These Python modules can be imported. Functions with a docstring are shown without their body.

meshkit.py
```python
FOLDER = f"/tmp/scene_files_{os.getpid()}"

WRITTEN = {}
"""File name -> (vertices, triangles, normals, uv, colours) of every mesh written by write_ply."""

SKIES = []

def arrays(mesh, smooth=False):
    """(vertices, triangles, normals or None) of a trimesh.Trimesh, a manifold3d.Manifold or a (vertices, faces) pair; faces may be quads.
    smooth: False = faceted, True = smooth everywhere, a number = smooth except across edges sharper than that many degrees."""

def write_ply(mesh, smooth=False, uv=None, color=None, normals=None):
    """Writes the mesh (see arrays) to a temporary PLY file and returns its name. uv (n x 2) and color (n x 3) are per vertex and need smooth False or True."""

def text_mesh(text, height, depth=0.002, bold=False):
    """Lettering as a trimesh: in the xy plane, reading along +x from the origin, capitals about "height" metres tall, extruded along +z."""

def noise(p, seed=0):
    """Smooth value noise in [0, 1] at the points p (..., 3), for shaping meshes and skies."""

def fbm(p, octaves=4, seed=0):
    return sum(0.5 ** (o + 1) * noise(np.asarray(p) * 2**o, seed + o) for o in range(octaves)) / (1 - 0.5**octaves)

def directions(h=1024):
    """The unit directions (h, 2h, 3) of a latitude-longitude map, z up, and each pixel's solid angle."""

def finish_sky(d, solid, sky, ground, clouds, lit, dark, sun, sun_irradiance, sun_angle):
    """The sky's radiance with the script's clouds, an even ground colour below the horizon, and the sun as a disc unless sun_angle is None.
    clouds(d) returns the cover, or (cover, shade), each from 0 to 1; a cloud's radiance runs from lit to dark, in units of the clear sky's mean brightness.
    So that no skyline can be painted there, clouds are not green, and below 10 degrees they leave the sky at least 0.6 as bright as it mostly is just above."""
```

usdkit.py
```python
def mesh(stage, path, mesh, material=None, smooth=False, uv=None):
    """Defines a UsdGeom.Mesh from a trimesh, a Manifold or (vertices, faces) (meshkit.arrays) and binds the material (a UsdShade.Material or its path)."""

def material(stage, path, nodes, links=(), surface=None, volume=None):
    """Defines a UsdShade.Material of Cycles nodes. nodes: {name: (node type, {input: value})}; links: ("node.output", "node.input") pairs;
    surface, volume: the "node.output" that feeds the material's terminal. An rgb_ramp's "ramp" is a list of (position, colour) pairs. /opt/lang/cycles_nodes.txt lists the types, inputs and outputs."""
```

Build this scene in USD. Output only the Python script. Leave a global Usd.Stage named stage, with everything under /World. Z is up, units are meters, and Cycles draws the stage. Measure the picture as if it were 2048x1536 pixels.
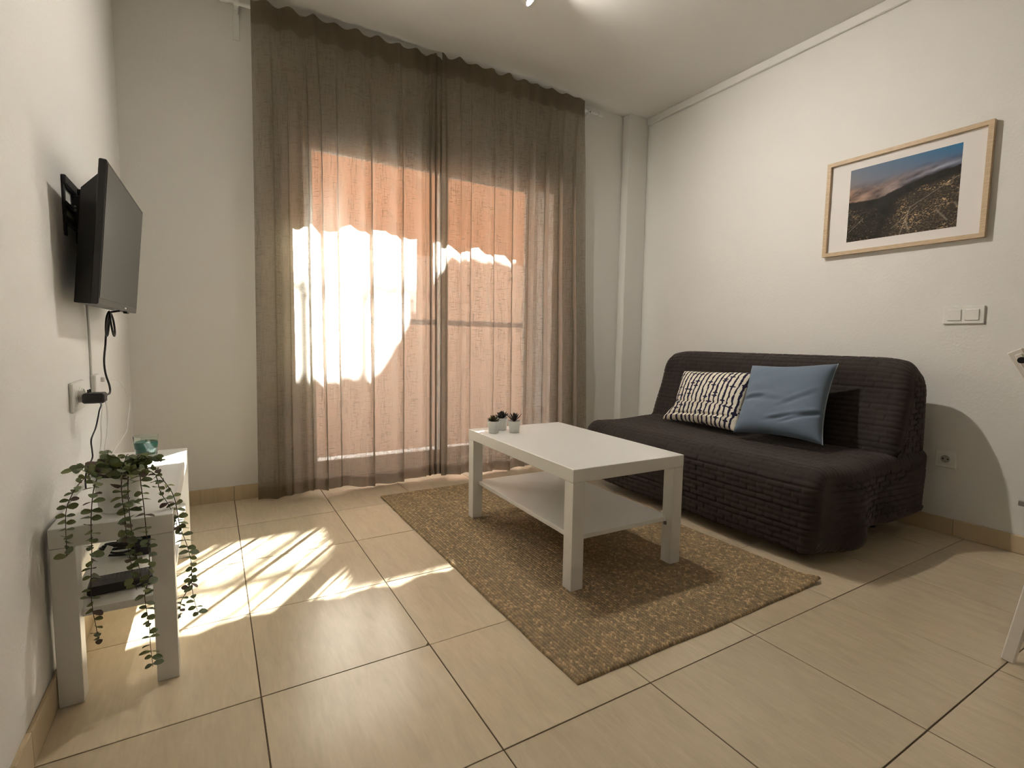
import math, random
import numpy as np, trimesh, usdkit, meshkit
from pxr import Usd, UsdGeom, UsdLux, UsdShade, Gf, Sdf, Vt

stage = Usd.Stage.CreateInMemory()
UsdGeom.SetStageUpAxis(stage, 'Z'); UsdGeom.SetStageMetersPerUnit(stage, 1.0)
UsdGeom.Xform.Define(stage, '/World'); UsdGeom.Scope.Define(stage, '/World/Looks')
rng = np.random.default_rng(7)

# ------------------------------------------------------------------ camera
YAW, PITCH, ROLL, CAM_H, F_PX = 0.5344, -0.0863, 0.0146, 0.9134, 1011.35
fwd = np.array([math.sin(YAW) * math.cos(PITCH), math.cos(YAW) * math.cos(PITCH), math.sin(PITCH)])
rgt = np.array([math.cos(YAW), -math.sin(YAW), 0.0]); upv = np.cross(rgt, fwd)
cr = math.cos(ROLL) * rgt + math.sin(ROLL) * upv
cu = -math.sin(ROLL) * rgt + math.cos(ROLL) * upv
cam = UsdGeom.Camera.Define(stage, '/World/camera')
cam.CreateHorizontalApertureAttr(36.0); cam.CreateVerticalApertureAttr(27.0)
cam.CreateFocalLengthAttr(F_PX * 36.0 / 2048)
cam.CreateClippingRangeAttr(Gf.Vec2f(0.02, 500))
cam.AddTransformOp().Set(Gf.Matrix4d(*[float(x) for row in (list(cr) + [0], list(cu) + [0], list(-fwd) + [0], [0, 0, CAM_H, 1]) for x in row]))
cam.CreateExposureAttr(1.2)

# ------------------------------------------------------------------ sky and sun
SUN_DIR = np.array([-0.76, -1.0, -1.2]); SUN_DIR /= np.linalg.norm(SUN_DIR)
sun = UsdLux.DistantLight.Define(stage, '/World/sun')
sun.CreateIntensityAttr(3.0e5); sun.CreateAngleAttr(0.53); sun.CreateColorAttr(Gf.Vec3f(1.0, 0.99, 0.98))
zb = -SUN_DIR; xb = np.cross([0, 0, 1], zb); xb /= np.linalg.norm(xb); yb = np.cross(zb, xb)
sun.AddTransformOp().Set(Gf.Matrix4d(*[float(v) for row in (list(xb) + [0], list(yb) + [0], list(zb) + [0], [0, 0, 0, 1]) for v in row]))
sky = UsdLux.DomeLight.Define(stage, '/World/sky')
sky.CreateIntensityAttr(0.70); sky.CreateColorAttr(Gf.Vec3f(0.80, 0.92, 1.0))
LAMP_STRENGTH, LAMP_COLOR = 1080.0, (1.0, 0.935, 0.845)

# ------------------------------------------------------------------ helpers
def V(p): return np.asarray(p, float)

def material(name, nodes, links=(), surface='p.BSDF', **k):
    return usdkit.material(stage, '/World/Looks/' + name, nodes, links, surface=surface, **k)

def plain(name, color, rough=0.5, bump=None, vary=None, **kw):
    """principled with optional fine bump (scale, strength, distance) and tone variation (scale, amount)"""
    nodes = {'p': ('principled_bsdf', {'base_color': color, 'roughness': rough, **kw})}
    links = []
    if bump or vary:
        nodes['tc'] = ('texture_coordinate', {})
    if bump:
        nodes['bn'] = ('noise_texture', {'scale': bump[0], 'detail': 3.0})
        nodes['bb'] = ('bump', {'strength': bump[1], 'distance': bump[2]})
        links += [('tc.object', 'bn.vector'), ('bn.fac', 'bb.height'), ('bb.normal', 'p.normal')]
    if vary:
        c = V(color); a = vary[1]
        nodes['vn'] = ('noise_texture', {'scale': vary[0], 'detail': 4.0})
        nodes['vr'] = ('rgb_ramp', {'ramp': [(0.25, tuple(c * (1 - a))), (0.75, tuple(np.minimum(c * (1 + a), 1)))]})
        links += [('tc.object', 'vn.vector'), ('vn.fac', 'vr.fac'), ('vr.color', 'p.base_color')]
    return material(name, nodes, links)

used = {}
def numbered(parent, name):
    n = used.get((parent, name), 0); used[(parent, name)] = n + 1
    return name if n == 0 else f'{name}_{n:03d}'

def custom(prim, **kw):
    for k, v in kw.items():
        if v: prim.SetCustomDataByKey(k, v)

ORIGIN = {}
def thing(name, label, category, loc=(0, 0, 0), group=None, kind=None):
    path = '/World/' + numbered('/World', name)
    x = UsdGeom.Xform.Define(stage, path); x.AddTranslateOp().Set(Gf.Vec3d(*map(float, loc)))
    custom(x.GetPrim(), label=label, category=category, group=group, kind=kind)
    ORIGIN[path] = V(loc)
    return path

def arr(m):
    if isinstance(m, list): m = trimesh.util.concatenate(m)
    return m

def obj(parent, name, mesh, mat, smooth=False, label=None, kind=None, color=None, uv=None):
    """mesh given in world coordinates; becomes one Mesh prim under parent (a path) or under /World"""
    p = parent or '/World'
    path = p + '/' + numbered(p, name)
    top = '/'.join(path.split('/')[:3]); off = ORIGIN.get(top, np.zeros(3))
    v, f, n = meshkit.arrays(arr(mesh), smooth)
    v = v - off
    m = UsdGeom.Mesh.Define(stage, path)
    m.CreatePointsAttr(Vt.Vec3fArray.FromNumpy(v.astype(np.float32)))
    m.CreateFaceVertexCountsAttr(Vt.IntArray.FromNumpy(np.full(len(f), 3, np.int32)))
    m.CreateFaceVertexIndicesAttr(Vt.IntArray.FromNumpy(f.astype(np.int32).ravel()))
    m.CreateSubdivisionSchemeAttr('none')
    if n is not None:
        m.CreateNormalsAttr(Vt.Vec3fArray.FromNumpy(n.astype(np.float32))); m.SetNormalsInterpolation('vertex')
    if color is not None:
        UsdGeom.PrimvarsAPI(m).CreatePrimvar('tint', Sdf.ValueTypeNames.Color3fArray, 'vertex').Set(Vt.Vec3fArray.FromNumpy(np.asarray(color, np.float32)))
    if uv is not None:
        UsdGeom.PrimvarsAPI(m).CreatePrimvar('st', Sdf.ValueTypeNames.TexCoord2fArray, 'vertex').Set(Vt.Vec2fArray.FromNumpy(np.asarray(uv, np.float32)))
    UsdShade.MaterialBindingAPI.Apply(m.GetPrim()).Bind(mat)
    custom(m.GetPrim(), label=label, kind=kind)
    return path

def struct(name, mesh, mat, **k):
    return obj(None, name, mesh, mat, kind='structure', **k)

def cbox(lo, hi, c=0.0):
    """box between two corners, edges chamfered by c"""
    lo, hi = V(lo), V(hi); h = (hi - lo) / 2; m = (hi + lo) / 2
    if c <= 0:
        b = trimesh.creation.box(hi - lo); b.apply_translation(m); return b
    pts = []
    for sx in (-1, 1):
        for sy in (-1, 1):
            for sz in (-1, 1):
                s = V([sx, sy, sz])
                for a in range(3):
                    d = h - c; d[a] = h[a]; pts.append(m + s * d)
    return trimesh.convex.convex_hull(np.array(pts))

def rot(mesh, ang, axis, at):
    mesh.apply_transform(trimesh.transformations.rotation_matrix(ang, axis, at)); return mesh

def tube(pts, r, n=8, smooth=4):
    """round cable along points (Catmull-Rom smoothed)"""
    P = V(pts)
    if smooth > 1 and len(P) > 2:
        Q = np.vstack([2 * P[0] - P[1], P, 2 * P[-1] - P[-2]]); out = []
        for i in range(1, len(Q) - 2):
            for t in np.linspace(0, 1, smooth, endpoint=False):
                a, b, c, d = Q[i - 1], Q[i], Q[i + 1], Q[i + 2]
                out.append(0.5 * (2 * b + (c - a) * t + (2 * a - 5 * b + 4 * c - d) * t * t + (3 * b - a - 3 * c + d) * t ** 3))
        P = np.array(out + [P[-1]])
    T = np.gradient(P, axis=0); T /= np.maximum(np.linalg.norm(T, axis=1, keepdims=True), 1e-9)
    ref = V([0.3, 0.9, 0.2]); N = np.cross(T, ref); N /= np.linalg.norm(N, axis=1, keepdims=True); B = np.cross(T, N)
    a = np.linspace(0, 2 * np.pi, n, endpoint=False)
    R = r if np.ndim(r) else np.full(len(P), r)
    ring = P[:, None] + R[:, None, None] * (np.cos(a)[None, :, None] * N[:, None] + np.sin(a)[None, :, None] * B[:, None])
    v = ring.reshape(-1, 3); f = []
    for i in range(len(P) - 1):
        for j in range(n):
            k = (j + 1) % n
            f += [[i * n + j, i * n + k, (i + 1) * n + k], [i * n + j, (i + 1) * n + k, (i + 1) * n + j]]
    v = np.vstack([v, P[0], P[-1]])
    for j in range(n):
        k = (j + 1) % n
        f += [[len(v) - 2, k, j], [len(v) - 1, (len(P) - 1) * n + j, (len(P) - 1) * n + k]]
    return trimesh.Trimesh(v, f, process=False)

def lathe(profile, center, n=40):
    m = trimesh.creation.revolve(V(profile), sections=n); m.apply_translation(center); return m

def grid_faces(nu, nv, flip=False):
    i = np.arange(nu * nv).reshape(nu, nv)
    a, b, c, d = i[:-1, :-1].ravel(), i[1:, :-1].ravel(), i[1:, 1:].ravel(), i[:-1, 1:].ravel()
    f = np.vstack([np.stack([a, b, c], 1), np.stack([a, c, d], 1)])
    return f[:, ::-1] if flip else f

def smoothstep(a, b, x):
    t = np.clip((x - a) / (b - a), 0, 1); return t * t * (3 - 2 * t)

def fbm2(x, y, s, seed=0, oct=4):
    x, y = np.broadcast_arrays(np.asarray(x, float), np.asarray(y, float))
    return meshkit.fbm(np.stack([x * s, y * s, np.full_like(x, 0.37 + seed)], -1), oct, seed) - 0.5

# ------------------------------------------------------------------ materials
wall_paint = plain('wall_paint', (0.80, 0.785, 0.75), 0.75, bump=(95.0, 0.22, 0.004))
ceiling_paint = plain('ceiling_paint', (0.80, 0.785, 0.75), 0.8, bump=(60.0, 0.12, 0.003))
white_lacquer = plain('white_lacquer', (0.80, 0.79, 0.76), 0.28, bump=(300.0, 0.03, 0.001))
white_plastic = plain('white_plastic', (0.80, 0.79, 0.74), 0.35)
frame_white = plain('frame_white', (0.78, 0.78, 0.76), 0.35)
black_plastic = plain('black_plastic', (0.010, 0.010, 0.011), 0.42)
black_metal = plain('black_metal', (0.012, 0.012, 0.013), 0.5)
dark_bezel = plain('dark_bezel', (0.012, 0.011, 0.011), 0.25)
screen_mat = plain('screen_matte', (0.012, 0.012, 0.012), 0.30)
dark_hole = plain('dark_hole', (0.006, 0.005, 0.004), 0.9)
steel = plain('steel', (0.30, 0.30, 0.30), 0.4, metallic=1.0)
orange_render = plain('orange_render', (0.38, 0.170, 0.088), 0.9, vary=(1.2, 0.06))
peach_render = plain('peach_render', (0.50, 0.325, 0.24), 0.9, vary=(1.2, 0.06))
grey_paint = plain('grey_paint', (0.20, 0.19, 0.19), 0.6)
balcony_stone = plain('balcony_stone', (0.82, 0.82, 0.80), 0.6, vary=(14.0, 0.06))
street_mat = plain('street_asphalt', (0.45, 0.42, 0.38), 0.9)
facade_mat = plain('facade_render', (0.27, 0.25, 0.22), 0.9)

def tile_material(name, seed, base, rough=0.22):
    """glazed beige stoneware with soft veins running along y"""
    b = V(base)
    return material(name, {
        'tc': ('geometry', {}), 'oi': ('object_info', {}),
        'off': ('vector_math', {'math_type': 'scale', 'vector1': (7.3, 3.1, 0.0)}),
        'add': ('vector_math', {'math_type': 'add'}),
        'm1': ('mapping', {'scale': (16.0, 3.2, 1.0), 'rotation': (0, 0, 0.10)}),
        'n1': ('noise_texture', {'scale': 1.6, 'detail': 6.0, 'roughness': 0.62, 'distortion': 0.8}),
        'm2': ('mapping', {'scale': (120.0, 16.0, 1.0), 'rotation': (0, 0, 0.12)}),
        'n2': ('noise_texture', {'scale': 1.0, 'detail': 3.0}),
        'r1': ('rgb_ramp', {'ramp': [(0.28, tuple(b * 0.90)), (0.5, tuple(b)), (0.68, tuple(b * 1.06)), (0.85, tuple(np.minimum(b * 1.12, 0.9)))]}),
        'r2': ('rgb_ramp', {'ramp': [(0.30, (0.95, 0.94, 0.92)), (0.70, (1.03, 1.03, 1.03))]}),
        'mx': ('mix_color', {'blend_type': 'multiply', 'fac': 0.8, 'use_clamp': False}),
        'hv': ('map_range', {'from_min': 0.0, 'from_max': 1.0, 'to_min': 0.93, 'to_max': 1.06}),
        'hs': ('hsv', {}),
        'p': ('principled_bsdf', {'roughness': rough, 'specular_ior_level': 0.5}),
    }, [('oi.random', 'off.scale'), ('tc.position', 'add.vector1'), ('off.vector', 'add.vector2'),
        ('add.vector', 'm1.vector'), ('m1.vector', 'n1.vector'), ('add.vector', 'm2.vector'), ('m2.vector', 'n2.vector'),
        ('n1.fac', 'r1.fac'), ('n2.fac', 'r2.fac'), ('r1.color', 'mx.a'), ('r2.color', 'mx.b'),
        ('oi.random', 'hv.value'), ('hv.result', 'hs.value'), ('mx.result', 'hs.color'), ('hs.color', 'p.base_color')])
floor_tile = tile_material('floor_tile', 1, (0.600, 0.500, 0.355))
skirting_tile = tile_material('skirting_tile', 2, (0.56, 0.44, 0.28), 0.35)
grout = plain('grout', (0.10, 0.065, 0.035), 0.9)

# ------------------------------------------------------------------ the room
XL, XR, YB, YN, H = -0.362, 3.068, 3.164, -2.6, 2.69
FL = 0.0
# floor: subfloor of grout with every tile in view a piece of its own
GX, GY, TX, TY = 0.0786, 2.2614, 0.4543, 0.4494
floor = thing('floor', 'glossy beige stoneware tiled floor with dark thin joints', None, (0, 0, 0), kind='structure')
obj(floor, 'grout_bed', cbox((XL - 0.1, -0.5, -0.05), (XR + 0.1, YB + 0.3, -0.0022)), grout)
J = 0.0016
for j in range(-2, 7):
    for i in range(-2, 7):
        x0, x1 = max(GX + i * TX + J, XL), min(GX + (i + 1) * TX - J, XR)
        y1, y0 = min(GY - j * TY - J, YB), GY - (j + 1) * TY + J
        if x1 - x0 < 0.02 or y1 - y0 < 0.02: continue
        dz = rng.normal(0, 0.00025)
        if (i, j) == (0, 1):     # the tile with the chipped corner, near its right front corner
            c = 0.011
            poly = [(x0, y0), (x1 - c, y0), (x1 - c * 0.45, y0 + c * 0.5), (x1, y0 + c * 1.1), (x1, y1), (x0, y1)]
            from shapely.geometry import Polygon
            t = trimesh.creation.extrude_polygon(Polygon(poly), 0.012, engine='earcut'); t.apply_translation((0, 0, -0.012 + dz))
            obj(floor, 'tile', t, floor_tile, label='floor tile with a chipped dark corner')
        else:
            obj(floor, 'tile', cbox((x0, y0, -0.012 + dz), (x1, y1, dz), 0.0007), floor_tile)
obj(floor, 'floor_slab', cbox((XL - 0.1, YN, -0.05), (XR + 0.1, GY - 7 * TY - J - 0.002, 0.0)), floor_tile)

# walls and ceiling
OX0, OX1, OZ0, OZ1, YO = 0.475, 2.21, 0.0, 2.14, 3.46
T = 0.2
shutter_box = trimesh.convex.convex_hull(np.array([(x, y, z) for x in (OX0, OX1) for y, z in ((YB, 1.995), (YB, OZ1), (3.34, 2.075), (3.34, OZ1))]))
struct('wall_back', [cbox((XL - T, YB, -0.05), (OX0, YO, H + T)), cbox((OX1, YB, -0.05), (XR + T, YO, H + T)), cbox((OX0, YB, OZ1), (OX1, YO, H + T)), shutter_box], wall_paint)
struct('wall_left', cbox((XL - T, YN, -0.05), (XL, YB, H + T)), wall_paint)
struct('wall_right', cbox((XR, YN, -0.05), (XR + T, YB, H + T)), wall_paint)
struct('wall_front', cbox((XL - T, YN - T, -0.05), (XR + T, YN, H + T)), wall_paint)
struct('ceiling', cbox((XL, YN, H), (XR, YB, H + T)), ceiling_paint)
struct('trim_1', cbox((XR - 0.022, YN, 2.637), (XR, YB - 0.077, H), 0.004), ceiling_paint)
struct('pillar', cbox((2.862, 3.090, 0.0), (XR, YB, H), 0.003), wall_paint)

def baseboard(side, runs):
    root = thing('baseboard_' + side, None, None, (0, 0, 0), kind='structure')
    for lo, hi in runs:
        obj(root, 'skirting_tile', cbox(lo, hi, 0.0015), skirting_tile)
runs = []
xs = [XL] + [GX + i * TX for i in range(0, 2)]
for a, b in zip([XL + 0.010, GX, OX0 - 0.11], [GX, OX0 - 0.11, OX0]): runs.append(((a + 0.0008, YB - 0.010, 0), (b - 0.0008, YB, 0.081)))
for a, b in zip([OX1, 2.345, 2.80], [2.345, 2.80, 2.862]): runs.append(((a + 0.0008, YB - 0.010, 0), (b - 0.0008, YB, 0.081)))
baseboard('back', runs)
ys = [YB - 0.0105, 2.2614 + 0.449, 2.2614, 1.812, 1.363, 1.262, 0.813, 0.364, -0.085, -0.534]
baseboard('left', [((XL, b + 0.0008, 0), (XL + 0.010, a - 0.0008, 0.081)) for a, b in zip(ys[:-1], ys[1:])])
ys = [YB - 0.0785, 2.70, 2.25, 1.80, 1.352, 0.958, 0.508, 0.058, -0.392]
baseboard('right', [((XR - 0.010, b + 0.0008, 0), (XR, a - 0.0008, 0.081)) for a, b in zip(ys[:-1], ys[1:])])

# ------------------------------------------------------------------ window, balcony and what stands outside
glass = material('window_glass', {'t': ('transparent_bsdf', {'color': (0.95, 0.97, 0.96)}), 'g': ('glossy_bsdf', {'color': (1, 1, 1), 'roughness': 0.02}), 'lw': ('layer_weight', {'blend': 0.5}),
                                  'pw': ('math', {'math_type': 'power', 'value2': 4.0}), 'fa': ('math', {'math_type': 'multiply_add', 'value2': 0.4, 'value3': 0.03, 'use_clamp': True}), 'm': ('mix_closure', {})},
                 [('lw.facing', 'pw.value1'), ('pw.value', 'fa.value1'), ('fa.value', 'm.fac'), ('t.BSDF', 'm.closure1'), ('g.BSDF', 'm.closure2')], surface='m.closure')
win = thing('window_1', None, None, (1.34, 3.40, 0), kind='structure')
ya, yb_ = 3.385, 3.445
def bars(y0, y1, x0, x1, z0, z1, w, wb=None):
    wb = wb or w
    return [cbox((x0, y0, z0), (x0 + w, y1, z1), 0.002), cbox((x1 - w, y0, z0), (x1, y1, z1), 0.002), cbox((x0 + w, y0, z1 - w), (x1 - w, y1, z1), 0.002), cbox((x0 + w, y0, z0), (x1 - w, y1, z0 + wb), 0.002)]
for b in bars(3.38, 3.452, OX0, OX1, 0.0, OZ1, 0.03, 0.035): obj(win, 'frame_bar', b, frame_white)
for b in bars(3.384, 3.412, OX0 + 0.028, 1.462, 0.036, OZ1 - 0.03, 0.055, 0.08): obj(win, 'sash_bar', b, frame_white)
for b in bars(3.418, 3.446, 1.40, OX1 - 0.028, 0.036, OZ1 - 0.03, 0.055, 0.08): obj(win, 'sash_bar', b, frame_white)
obj(win, 'pane', cbox((OX0 + 0.08, 3.396, 0.11), (1.41, 3.400, OZ1 - 0.08)), glass)
obj(win, 'pane', cbox((1.452, 3.430, 0.11), (OX1 - 0.08, 3.434, OZ1 - 0.08)), glass)
obj(win, 'handle', [cbox((OX0 + 0.045, 3.366, 0.98), (OX0 + 0.070, 3.384, 1.14), 0.005)], grey_paint, label='grey pull handle on the left sash')

struct('balcony_floor', cbox((-0.6, YO, -0.25), (3.4, 4.06, -0.012)), balcony_stone)
struct('balcony_wall', [cbox((-0.75, YO, -0.25), (-0.6, 4.06, 2.9)), cbox((3.4, YO, -0.25), (3.55, 4.06, 1.2))], facade_mat)
rail = thing('balcony_handrail', 'dark horizontal handrail of the balcony seen through the curtain', 'railing', (1.4, 3.98, 1.05))
obj(rail, 'handrail', cbox((-0.6, 3.96, 1.028), (3.4, 4.0, 1.075), 0.006), grey_paint)
for x in (-0.45, 3.25):
    obj(rail, 'post', cbox((x - 0.02, 3.962, -0.012), (x + 0.02, 3.998, 1.028), 0.003), grey_paint)

# rolled awning out of view above; its scalloped valance edges the sun patch
awn_cloth = material('awning_cloth', {'d': ('diffuse_bsdf', {'color': (0.80, 0.33, 0.10)}), 't': ('translucent_bsdf', {'color': (0.75, 0.30, 0.08)}), 'm': ('mix_closure', {'fac': 0.35})},
                     [('d.BSDF', 'm.closure1'), ('t.BSDF', 'm.closure2')], surface='m.closure')
awn = thing('awning', 'orange rolled awning out of view above the window, its scalloped valance shading the curtain', 'awning', (1.4, 3.6, 2.3))
obj(awn, 'roll', rot(trimesh.creation.cylinder(radius=0.055, height=4.2, sections=24), math.pi / 2, (0, 1, 0), (0, 0, 0)).apply_translation((1.6, 3.60, 2.44)), awn_cloth, smooth=40)
xs = np.linspace(-0.5, 3.7, 421)
zlo = 2.178 - 0.028 * np.abs(np.sin(np.pi * (xs - 0.06) / 0.21)) + 0.014
rows = np.linspace(0, 1, 8)
gx, gr = np.meshgrid(xs, rows, indexing='ij')
gz = zlo[:, None] * gr + 2.44 * (1 - gr)
gy = 3.60 + 0.012 * np.sin(gx * 9.0) * gr
va = np.stack([gx, gy, gz], -1).reshape(-1, 3); fa = grid_faces(len(xs), len(rows))
vb = va + [0, 0.003, 0]
obj(awn, 'valance', trimesh.Trimesh(np.vstack([va, vb]), np.vstack([fa, fa[:, ::-1] + len(va)]), process=False), awn_cloth, smooth=True)

# stand-in building across the street: its unseen roof and bars shape the sun patch
house = thing('house', 'orange stand-in building behind the curtain, its roof out of view and shaped to cut the sun patch', 'building', (4.0, 7.0, -4.0))
obj(house, 'upper_wall', [cbox((-8, 7.0, 2.1), (4.32, 11.0, 5.42)), cbox((4.32, 7.0, 2.1), (14, 11.0, 6.185))], orange_render)
obj(house, 'lower_wall', cbox((-8, 7.0, -4.0), (14, 11.0, 2.1)), peach_render, label='peach lower wall, paler to match the paler glow low on the curtain')  # tinted paler for the paler glow low on the curtain
for a, b in (((4.32, 6.97, 6.185), (14.0, 7.15, 6.20)),): obj(house, 'coping', cbox(a, b), facade_mat)
for pz in (5.975, 6.035): obj(house, 'pergola_beam', cbox((1.0, 7.06, pz), (4.33, 7.085, pz + 0.022)), grey_paint)  # unseen bars, placed to cast faint bands across the sun patch
for x in (3.50, 3.83, 4.12): obj(house, 'pergola_post', cbox((x - 0.024, 7.06, 5.42), (x + 0.024, 7.085, 5.975)), grey_paint)  # unseen uprights, placed to streak the sun patch
struct('street', cbox((-12, YO, -4.3), (16, 20, -4.0)), street_mat)
struct('wall_exterior', [cbox((-8, YO - 0.3, -4.0), (XL - T, YO, 3.6)), cbox((XR + T, YO - 0.3, -4.0), (12, YO, 3.6)), cbox((XL - T, YO - 0.3, H + T), (XR + T, YO, 3.6)), cbox((XL - T, YO - 0.3, -4.0), (XR + T, YO, -0.06))], facade_mat)  # out of view, sized for the sun it bounces onto the building opposite

# ------------------------------------------------------------------ curtains and rail
def curtain_material(name, opacity):
    return material(name, {
        'tc': ('geometry', {}),
        'mh': ('mapping', {'scale': (26.0, 26.0, 330.0)}), 'nh': ('noise_texture', {'scale': 1.0, 'detail': 2.0, 'roughness': 0.6}),
        'mv': ('mapping', {'scale': (300.0, 300.0, 11.0)}), 'nv': ('noise_texture', {'scale': 1.0, 'detail': 2.0, 'roughness': 0.6}),
        'rh': ('map_range', {'range_type': 'smoothstep', 'from_min': 0.50, 'from_max': 0.72, 'to_min': 0.0, 'to_max': 0.25}),
        'rv': ('map_range', {'range_type': 'smoothstep', 'from_min': 0.48, 'from_max': 0.72, 'to_min': 0.0, 'to_max': 0.23}),
        'lw': ('layer_weight', {'blend': 0.5}),
        'rl': ('map_range', {'from_min': 0.25, 'from_max': 0.95, 'to_min': 0.0, 'to_max': 0.36, 'clamp': True}),
        'a1': ('math', {'math_type': 'add', 'value2': opacity}), 'a2': ('math', {'math_type': 'add'}), 'a3': ('math', {'math_type': 'add', 'use_clamp': True}),
        'tr': ('transparent_bsdf', {'color': (1.0, 0.98, 0.95)}),
        'df': ('diffuse_bsdf', {'color': (0.190, 0.150, 0.088)}), 'tl': ('translucent_bsdf', {'color': (0.50, 0.465, 0.415)}),
        'mm': ('mix_closure', {'fac': 0.55}), 'm': ('mix_closure', {}),
    }, [('tc.position', 'mh.vector'), ('mh.vector', 'nh.vector'), ('tc.position', 'mv.vector'), ('mv.vector', 'nv.vector'),
        ('nh.fac', 'rh.value'), ('nv.fac', 'rv.value'), ('lw.facing', 'rl.value'),
        ('rh.result', 'a1.value1'), ('a1.value', 'a2.value1'), ('rv.result', 'a2.value2'), ('a2.value', 'a3.value1'), ('rl.result', 'a3.value2'),
        ('df.BSDF', 'mm.closure1'), ('tl.BSDF', 'mm.closure2'), ('a3.value', 'm.fac'), ('tr.BSDF', 'm.closure1'), ('mm.closure', 'm.closure2')], surface='m.closure')
linen = curtain_material('linen', 0.715)

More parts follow.
